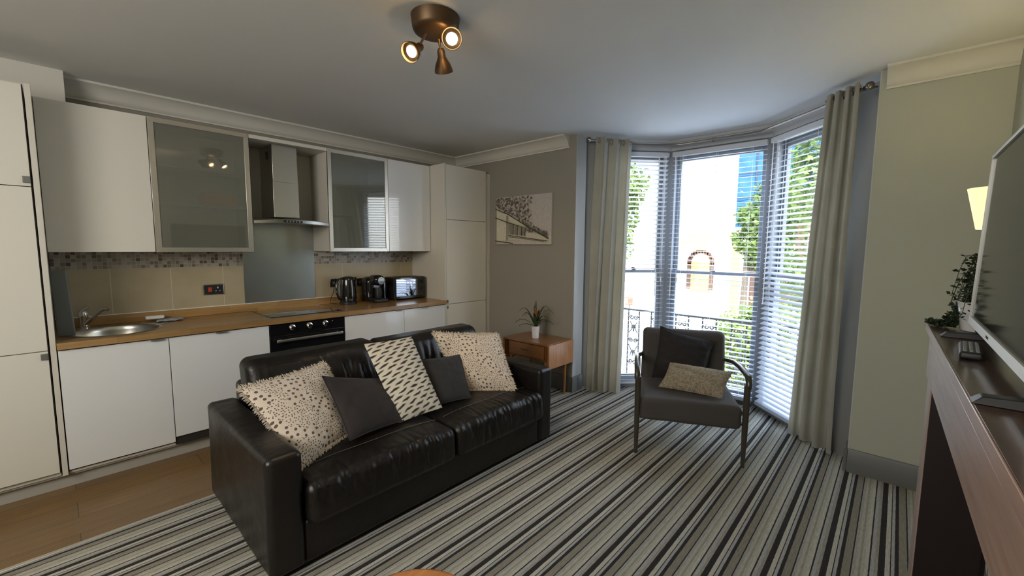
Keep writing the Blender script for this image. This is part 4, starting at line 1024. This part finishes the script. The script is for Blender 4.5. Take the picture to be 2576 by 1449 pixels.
m.add(vs, [(0,1,3,2),(4,6,7,5),(0,4,5,1),(2,3,7,6),(0,2,6,4),(1,5,7,3)]); m.build('shelf_edge', M['mahogf'], t, bevel=.0015)  # thin strip carrying the painted-lit front colour along the shelf
m = MB(); fbox(m, fx0+.02, fx1-.20, .002, -.20, 1.02, 1.167); m.build('frieze', M['mahogf'], t, bevel=.003)
for (xa,xb) in ((2.262,2.40),(.70,.84)):
    m = MB(); fbox(m, xa, xb, .018, YR+.001, .0008, 1.0195 if xa < 1 else 1.167); m.build('jamb', M['jamb'], t, bevel=.003)
bx(.845,2.258,-.30,YR+.001,.0008,1.019).box(2.250,2.2605,-.30,-.128,.0008,1.019).box(.842,.85,-.30,-.155,.0008,1.019).build('lining', M['redbrown'], t)  # back and cheeks carry the painted shade of the opening
# hearth screen
m = MB(); bx(.90,1.55,-.285,-.262,.001,.72)
def mat_screen():
    mm, nt, b = newmat('screen_pattern'); L = nt.links.new
    v = coords(nt, rot=(PI/2,0,0)); w_ = tnoise(nt, v, 22, 1)
    vo = nt.nodes.new('ShaderNodeTexVoronoi'); vo.feature = 'DISTANCE_TO_EDGE'; vo.inputs['Scale'].default_value = 16; L(v, vo.inputs['Vector'])
    L(ramp(nt, vo.outputs['Distance'], [(.0,(.02,.018,.015)),(.07,(.05,.045,.035)),(.10,(.34,.32,.26)),(1,(.44,.42,.35))]), b.inputs['Base Color']); b.inputs['Roughness'].default_value = .6; return mm
ts = thing('fire_screen', 'cream and black patterned fire screen inside the fireplace opening', 'fire screen', (1.35,-.22,0))
bx(1.02,1.60,-.240,-.222,.03,.78).build('panel', mat_screen(), ts, bevel=.003)
bx(1.05,1.09,-.275,-.205,.001,.03).build('foot', M['blackm'], ts); bx(1.53,1.57,-.275,-.205,.001,.03).build('foot', M['blackm'], ts)

# ------------------------------------------------------------------ television
t = thing('television', 'flat television with silver bezel standing on the mantelpiece', 'television', (1.68,-.22,1.2005))
TX0,TX1,TY,TZ0,TZ1 = 1.19,2.185,-.203,1.247,1.822
lean = math.radians(1.2)
MT = Matrix.Translation((0,TY,TZ0)) @ Matrix.Rotation(lean,4,'X') @ Matrix.Translation((0,-TY,-TZ0))
MB().rbox(TX0,TX1,TY-.038,TY,TZ0,TZ1,.005,(1,1,1),M=MT).build('housing', M['blackm'], t)
m = MB(); y_=TY+.0004; bz=.010; bb=.026
for (xa,xb,za,zb_) in ((TX0,TX1,TZ0,TZ0+bb),(TX0,TX1,TZ1-bz,TZ1),(TX0,TX0+bz,TZ0+bb,TZ1-bz),(TX1-bz,TX1,TZ0+bb,TZ1-bz)): m.box(xa,xb,y_,y_+.007,za,zb_,MT)
bz_ = m.build('bezel', M['tvbez'], t)
m = MB(); m.box(1.73,1.775,y_+.0071,y_+.0078,TZ0+.009,TZ0+.017,MT); m.build('logo_badge', M['chrome'], bz_)
m = MB(); m.box(TX0+bz,TX1-bz,y_+.0005,y_+.002,TZ0+bb,TZ1-bz,MT); m.build('screen', M['tvscreen'], t)
for x_ in (2.12,1.24):
    m = MB(); vs=[(x_-.025,-.125,1.2008),(x_+.02,-.125,1.2008),(x_+.02,-.33,1.2008),(x_-.025,-.33,1.2008),(x_-.018,-.14,1.216),(x_+.013,-.14,1.216),(x_+.013,-.30,1.226),(x_-.018,-.30,1.226)]
    m.add(vs,[(0,3,2,1),(4,5,6,7),(0,1,5,4),(1,2,6,5),(2,3,7,6),(3,0,4,7)]); m.tube([(x_,-.22,1.22),(x_,-.215,1.26)], .012, 8); m.build('stand_foot', M['blackm'], t, bevel=.002)
# remote
t = thing('remote_control', 'black television remote lying on the mantelpiece in front of the screen', 'remote control', (1.80,-.17,1.2005))
MR = Matrix.Translation((1.80,-.172,0)) @ Matrix.Rotation(math.radians(-4),4,'Z')
MB().rbox(-.105,.105,-.024,.024,1.2008,1.222,.008,(4,2,1),M=MR).build('body', M['blackm'], t)
MB().box(-.10,.10,.0235,.0245,1.208,1.2125,MR).build('side_trim', M['chrome'], t)
for i in range(10):
    for j in range(3): MB().rbox(-.088+.018*i,-.076+.018*i,-.017+.0125*j,-.009+.0125*j,1.2205,1.2245,.0015,(1,1,1),M=MR,k=2).build('button', M['grey_handle'], t)
# trailing plant
px_,py_ = 2.33,-.235
t = thing('trailing_plant', 'dark green trailing plant in a pale pot behind the television on the mantel', 'plant', (px_,py_,1.2005))
MB().lathe([(.045,.0005),(.048,.004),(.060,.10),(.063,.11),(.058,.11),(.05,.095),(0,.09)], (px_,py_,1.2005), 28).build('pot', M['pot'], t)
rd = random.Random(21); m = MB()
vines = []
for k in range(40):
    az = rd.uniform(0, 2*PI); ln = rd.uniform(.08,.20)
    pts = []
    up = rd.uniform(.05,.24)
    for i in range(12):
        s_ = i/11; rr = ln*s_*.75
        z_ = 1.30 + up*math.sin(s_*PI*.8) - .10*s_*s_
        x_ = px_ + rr*math.cos(az); yy = py_ + .55*rr*math.sin(az)
        pts.append(Vector((x_, max(-.385,min(yy,-.10)), max(1.213, z_))))
    vines.append(pts)
for k in range(14):
    dx = rd.uniform(-.02,.10); pts = []
    for i in range(14):
        s_ = i/13
        pts.append(Vector((px_+dx*s_+.015*math.sin(s_*6+k), py_+(.03+.09*s_)+.01*math.sin(k*3+s_*4), max(1.213, 1.31-.15*s_**.7+.02*math.sin(s_*5+k)))))
    vines.append(pts)
st = MB()
for pts in vines:
    st.tube(pts, .0013, 4, cap=False)
    for i,p in enumerate(pts):
        for q in range(4):
            a = rd.uniform(0,2*PI); e = rd.uniform(-.5,.9); d_ = Vector((math.cos(a)*math.cos(e), math.sin(a)*math.cos(e), math.sin(e)))
            sd = d_.cross(Vector((rd.uniform(-1,1),rd.uniform(-1,1),1))).normalized(); L_ = rd.uniform(.011,.019); wd = L_*.42
            a0 = p + d_*.003
            m.add([a0, a0+d_*L_*.5+sd*wd, a0+d_*L_, a0+d_*L_*.5-sd*wd], [(0,1,2,3)])
m.build('leaves', M['leaf2'], t, smooth=0); st.build('stems', M['leaf2'], t)

# ------------------------------------------------------------------ wall lamp
lx,ly = 2.90,-.30
t = thing('wall_lamp', 'lit cream cone wall lamp beyond the television', 'wall lamp', (lx,YR,1.60))
MB().lathe([(.052,1.60),(.092,1.785),(.0905,1.785),(.0505,1.60)], (lx,ly,0), 36, cap=False).build('lamp_shade', M['shade'], t, smooth=60)
m = MB(); m.tube([(lx,YR+.0008,1.55),(lx,YR+.05,1.53),(lx,ly,1.56),(lx,ly,1.63)], .007, 10); m.lathe([(.0,0),(.035,.0),(.03,.012),(0,.014)], (lx,YR+.0005,1.55), 20, Matrix.Rotation(-PI/2,3,'X')); m.build('bracket', M['pole'], t)
m = MB(); m.lathe([(0,1.64),(.018,1.65),(.026,1.68),(.02,1.71),(0,1.722)], (lx,ly,0), 18); m.build('bulb', M['sbulb'], t)

# ------------------------------------------------------------------ stool in the foreground
sx_,sy_,sz_ = .446,.693,.72
t = thing('round_stool', 'varnished round wooden stool seat just entering the bottom edge', 'stool', (sx_,sy_,0))
MB().lathe([(0,-.03),(.150,-.03),(.162,-.022),(.165,-.010),(.160,-.002),(.150,.0),(.0,-.004)], (sx_,sy_,sz_), 56).build('seat', M['stool'], t, smooth=50)
for k in range(4):
    a = PI/4+k*PI/2
    MB().tube([(sx_+.17*math.cos(a),sy_+.17*math.sin(a),.001),(sx_+.11*math.cos(a),sy_+.11*math.sin(a),sz_-.03)], [.014,.017], 12).build('leg', M['stool'], t)
for z_ in (.22,.34):
    m = MB(); rr = .17-.06*z_/.69
    for k in range(2):
        a = PI/4+k*PI/2+(PI/2 if z_>.3 else 0)*0; m.tube([(sx_+rr*math.cos(a),sy_+rr*math.sin(a),z_),(sx_+rr*math.cos(a+PI/2),sy_+rr*math.sin(a+PI/2),z_)], .008, 8)
    m.build('rung', M['stool'], t)

# ------------------------------------------------------------------ outside
struct('ground', bx(4.6, 90, -45, 70, -3.4, -3.2), M['pave'], smooth=0)
struct('road', bx(14, 24, -45, 70, -3.2, -3.19), M['road'], smooth=0)
struct('balcony_floor', bx(4.55, 5.15, -1.2, 4.6, -.34, -.24), M['balc'], smooth=0)
# cast-iron railing
t = thing('balcony_railing', 'ornate black cast-iron balcony railing outside the bay window', 'railing', (5.05,1.5,-.24))
xr = 5.05
m = MB(); m.box(xr-.02,xr+.02,-1.1,4.5,.695,.715); m.build('top_rail', M['iron'], t); m = MB(); m.box(xr-.012,xr+.012,-1.1,4.5,-.18,-.165); m.build('bottom_rail', M['iron'], t)
def scroll(mb, cy, cz, r, s1, s2, turns=1.35):
    pts = []
    for i in range(22):
        f = i/21; a = f*turns*2*PI; rr = r*(1-.75*f); pts.append((xr, cy+s1*rr*math.cos(a), cz+s2*rr*math.sin(a)))
    mb.tube(pts, .0075, 5)
yy = -1.0; k = 0
while yy < 4.4:
    m = MB()
    for y_ in (yy, yy+.15): m.tube([(xr,y_,-.24),(xr,y_,.70)], .0095, 6)
    c = yy+.075
    for s1 in (1,-1):
        scroll(m, c+s1*.032, .60, .032, s1, 1); scroll(m, c+s1*.032, .02, .034, s1, -1); scroll(m, c+s1*.034, .30, .03, s1, 1)
        m.tube([(xr,c+s1*.05,.55),(xr,c+s1*.02,.50),(xr,c+s1*.03,.44),(xr,c+s1*.06,.40)], .006, 5); m.tube([(xr,c+s1*.062,.24),(xr,c+s1*.02,.16),(xr,c+s1*.04,.09)], .006, 5)
    m.lathe([(.0,0),(.012,0),(.008,.02),(.022,.05),(.030,.085),(.024,.09),(0,.09)], (xr,c,.42), 10)
    m.lathe([(.0,0),(.012,0),(.008,.02),(.020,.05),(.026,.075),(0,.08)], (xr,c,.10), 10)
    m.build('panel', M['iron'], t); yy += .31; k += 1
# buildings
def building(name, label, x, y0, y1, z1, mat, wins, depth=8, roofm=None, win_mat='wpane', gable=0, z0=-3.2):
    t = thing(name, label, 'building', (x,(y0+y1)/2,-3.2))
    bx(x, x+depth, y0, y1, z0+.001, z1).build('wall', M[mat], t, smooth=0)
    m = MB(); m.box(x-.25, x+.001, y0-.1, y1+.1, z1-.5, z1-.2); m.build('cornice', M[mat], t)
    if roofm:
        m = MB(); m.prism([(x-.3,y0-.3),(x+depth+.3,y0-.3),(x+depth+.3,y1+.3),(x-.3,y1+.3)], z1, z1+.05)
        a = [(x-.3,y0-.3,z1+.05),(x+depth+.3,y0-.3,z1+.05),(x+depth+.3,y1+.3,z1+.05),(x-.3,y1+.3,z1+.05),(x+depth/2,y0+2,z1+2.4),(x+depth/2,y1-2,z1+2.4)]
        m.add(a, [(0,1,4),(1,2,5,4),(2,3,5),(3,0,4,5)]); m.build('roof', M[roofm], t, smooth=0)
    for (wy,wz,ww,wh) in wins:
        f = bx(x-.06,x+.0,wy-ww/2-.10,wy+ww/2+.10,wz-.10,wz+wh+.10).build('window', M['render'], t)
        m = MB(); m.box(x-.08,x-.061,wy-ww/2,wy+ww/2,wz,wz+wh/2-.03); m.box(x-.08,x-.061,wy-ww/2,wy+ww/2,wz+wh/2+.03,wz+wh); m.build('pane', M[win_mat], f)
    return t
tw = building('street_townhouse','tall sunlit white townhouse across the street, seen through the middle window',30,8.35,26,8.6,'render',[(9.05,3.0,.8,1.5),(9.0,5.55,.8,1.5),(11.6,6.3,.8,1.3),(14.4,3.0,.9,1.6),(14.4,5.9,.9,1.5),(17.4,3.0,.9,1.6),(17.4,5.9,.9,1.5),(20.2,3.0,.9,1.6),(20.2,5.9,.9,1.5),(17.4,-.6,.9,1.7),(20.2,-.6,.9,1.7)],depth=1.4)
m = MB(); 
for k in range(9):
    m.box(28.7-.14*k, 28.75-.14*k+.12, 9.1-.02*k, 10.9+.05*k, 2.5-.14*k, 2.56-.14*k)
m.build('awning', M['yellow'], tw)
m = MB(); 
for k in range(13):
    a = PI*k/12; m.box(29.85,30,10.0-.75*math.cos(a)-.12,10.0-.75*math.cos(a)+.12,.55+.75*math.sin(a)-.12,.55+.75*math.sin(a)+.12)
m.box(29.85,30,9.13,9.37,-1.3,.5); m.box(29.85,30,10.63,10.87,-1.3,.5); m.build('brick_arch', M['brick'], tw)
m = MB(); m.box(29.9,30,9.38,10.62,-1.6,.55); m.build('doorway', M['yellow'], tw)
building('yellow_house','narrow yellow house behind the tree in the middle window',30.2,7.65,8.15,2.6,'yellow',[],.5)
building('brick_house','orange brick house partly hidden by the tree in the middle window',38.5,5.4,8.9,4.2,'brick',[(7.9,.3,.5,1.7),(6.5,.3,.9,1.7),],4,'roof')
t = thing('scaffolded_street_building','building wrapped in blue scaffold netting behind the tree in the middle window','building',(44,11,-3.2))
bx(44.3,52,5,13.5,-3.19,13.5).build('wall', M['render'], t, smooth=0)
m = MB(); m.grid(lambda u,v: Vector((44+.12*noise.noise(Vector((u*14,v*18,1))), 4.9+8.7*u, 3.5+10.2*v)), 50, 50); m.build('netting', M['bluenet'], t, smooth=180)
m = MB()
for k in range(6): m.tube([(43.8,5+1.7*k,-3.19),(43.8,5+1.7*k,13.8)], .05, 6)
for k in range(5): m.tube([(43.8,5,4+2.2*k),(43.8,13.5,4+2.2*k)], .05, 6)
m.build('scaffold_pole', M['iron'], t)
building('white_terrace','long white terrace across the street behind the left window tree',27,27.0,44,7.5,'render',[(y_,z_,.9,1.6) for y_ in (29,32,35,38) for z_ in (-.6,3.0)])
o = bx(15.0,15.05,7.45,7.80,-1.05,-.72).build('street_sign', [M['redsign']]); bpy.data.objects.remove(o)
t = thing('street_sign','small red and yellow sign board on a post across the street, left window','sign',(17.0,8.6,-3.2))
bx(16.97,17.0,8.44,8.80,-1.0,-.66).build('board', M['redsign'], t); bx(16.965,16.969,8.66,8.78,-.95,-.70).build('yellow_mark', M['yelsign'], t); MB().tube([(17.02,8.62,-3.199),(17.02,8.62,-.7)], .025, 8).build('post', M['iron'], t)
# trees
def tree(name, label, base_, trunk_h, blobs, n, size, mat, seed, cat='tree'):
    t = thing(name, label, cat, base_); rd = random.Random(seed); B = Vector(base_)
    if trunk_h:
        m = MB(); m.tube([B+Vector((0,0,.001)), B+Vector((.05,.05,trunk_h*.5)), B+Vector((0,0,trunk_h))], [.13,.10,.06], 10)
        for (c,r_) in blobs[:5]: m.tube([B+Vector((0,0,trunk_h*.75)), (B+Vector((0,0,trunk_h*.75))+Vector(c))/2+Vector((0,0,.1)), Vector(c)], [.06,.035,.012], 6)
        m.build('trunk', M['bark'], t)
    m = MB(); tot = sum(r_**2 for c,r_ in blobs)
    for (c,r_) in blobs:
        for k in range(int(n*r_**2/tot)):
            d_ = Vector((rd.gauss(0,1),rd.gauss(0,1),rd.gauss(0,1))).normalized(); p = Vector(c) + d_*r_*rd.uniform(.45,1.05)
            a = Vector((rd.gauss(0,1),rd.gauss(0,1),rd.gauss(0,.6))).normalized(); b_ = a.cross(d_+Vector((rd.uniform(-.6,.6),rd.uniform(-.6,.6),.3))).normalized(); s_ = size*rd.uniform(.6,1.3)
            m.add([p-a*s_, p-b_*s_*.5, p+a*s_, p+b_*s_*.5], [(0,1,2,3)])
    m.build('crown', M[mat], t, smooth=0)
tree('street_tree','leafy green street tree in the middle window, in front of the white townhouse',(14,3.35,-3.2),5.2,[((14,2.95,2.3),.75),((14.2,2.6,1.7),.6),((13.9,3.3,1.75),.5),((14.1,2.75,3.1),.55),((14,2.6,1.1),.55),((14.2,3.45,2.5),.35),((14.1,2.45,.6),.5),((14,3.0,1.3),.45),((14,2.4,2.5),.6)],5200,.085,'tree1',1)
tree('garden_bush','bright green bush beyond the balcony railing, lower right of the middle window',(7.1,1.7,-3.2),2.2,[((7.1, 1.698, 0.188), 0.424), ((7.177, 1.389, 0.458), 0.386), ((7.023, 1.543, -0.352), 0.463), ((7.1, 1.891, -0.198), 0.324), ((7.177, 1.235, -0.121), 0.463)],4200,.05,'tree2',2,'bush')
tree('garden_tree','dense green tree filling the right bay window',(9.3,.75,-3.2),4.6,[((9.3,.9,2.6),1.0),((9.5,.3,1.6),.9),((9.1,1.0,1.0),.7),((9.3,.2,3.2),.9),((9.4,.7,.2),.8),((9.3,-.3,.6),.9),((9.2,1.15,3.0),.5)],9000,.07,'tree1',3)
tree('plane_tree','tall light-leaved tree seen through the left bay window beside the curtain',(11,6.35,-3.2),5.6,[((11,6.0,3.3),.8),((11.2,6.3,2.4),.75),((11,6.15,1.6),.6),((11.1,6.6,.9),.6),((11,5.75,2.9),.45)],4200,.08,'tree1',4)

# ------------------------------------------------------------------ lights
def light(name, typ, loc, energy, col=(1,1,1), **k):
    l = bpy.data.lights.new(name, typ); l.energy = energy; l.color = col
    for a,b_ in k.items(): setattr(l, a, b_)
    o = bpy.data.objects.new(name, l); C.objects.link(o); o.location = loc; return o
sun = light('sun', 'SUN', (0,0,20), 5.5, (1,.95,.86), angle=.009)
sun.rotation_euler = Vector((.62,.42,-.66)).to_track_quat('-Z','Y').to_euler()
for (tip,d),e in zip(heads,(10,12,8)):
    d_ = Vector(d).normalized(); o = light('spot_lamp','SPOT', Vector(tip)+d_*.085, e, (1,.72,.40), spot_size=math.radians(95), spot_blend=.6, shadow_soft_size=.03); o.rotation_euler = d_.to_track_quat('-Z','Y').to_euler()
light('added_spill','POINT',(1.345,1.645,2.462),1.0,(1,.62,.24),shadow_soft_size=.02)  # extra point light added for the amber glow on the spotlight base
light('sconce_lamp','POINT',(lx,ly,1.71),1.7,(1,.84,.42),shadow_soft_size=.04)
o = light('rear_fill','AREA',(-1.9,1.2,2.3),38,(1,.95,.87),shape='RECTANGLE',size=1.8,size_y=1.4); o.rotation_euler = (Vector((1.6,2.0,.8))-Vector((-1.9,1.2,2.3))).to_track_quat('-Z','Y').to_euler()  # unseen fill added behind the camera to brighten the room

o = light('bay_fill','AREA',(5.9,1.35,4.6),420,(.80,.89,1),shape='RECTANGLE',size=4.0,size_y=2.2); o.rotation_euler = (Vector((3.4,1.35,.4))-Vector((5.9,1.35,4.6))).to_track_quat('-Z','Y').to_euler()  # area lamp added above the bay, out of view, to boost window light
wd = bpy.data.worlds.new('world'); bpy.context.scene.world = wd; wd.use_nodes = True; nt = wd.node_tree
bg = nt.nodes['Background']; bg.inputs['Strength'].default_value = 2.8
tc = nt.nodes.new('ShaderNodeTexCoord'); sp = nt.nodes.new('ShaderNodeSeparateXYZ'); nt.links.new(tc.outputs['Generated'], sp.inputs[0])
c_ = ramp(nt, sp.outputs[2], [(0,(.95,.95,.93)),(.25,(.82,.90,1.0)),(1,(.50,.68,1.0))]); nt.links.new(c_, bg.inputs['Color'])

# ------------------------------------------------------------------ camera
cam = bpy.data.cameras.new('camera'); co = bpy.data.objects.new('camera', cam); C.objects.link(co)
cam.sensor_fit = 'HORIZONTAL'; cam.sensor_width = 36; cam.lens = 1058.435/2576*36; cam.clip_start = .02; cam.clip_end = 300
R = Vector((.67688466,-.73605125,.00746372)); U = Vector((.06659117,.07133014,.99522742)); F = Vector((.73307078,.67315716,-.0972968))
co.matrix_world = Matrix(((R.x,U.x,-F.x,0),(R.y,U.y,-F.y,0),(R.z,U.z,-F.z,1.5028),(0,0,0,1)))
sc = bpy.context.scene; sc.camera = co
sc.view_settings.view_transform = 'Standard'; sc.view_settings.look = 'None'; sc.view_settings.exposure = 1.42
sc.cycles.max_bounces = 10; sc.cycles.diffuse_bounces = 6; sc.cycles.transparent_max_bounces = 16; sc.cycles.use_denoising = True
sc.cycles.sample_clamp_indirect = 8; sc.cycles.caustics_reflective = False
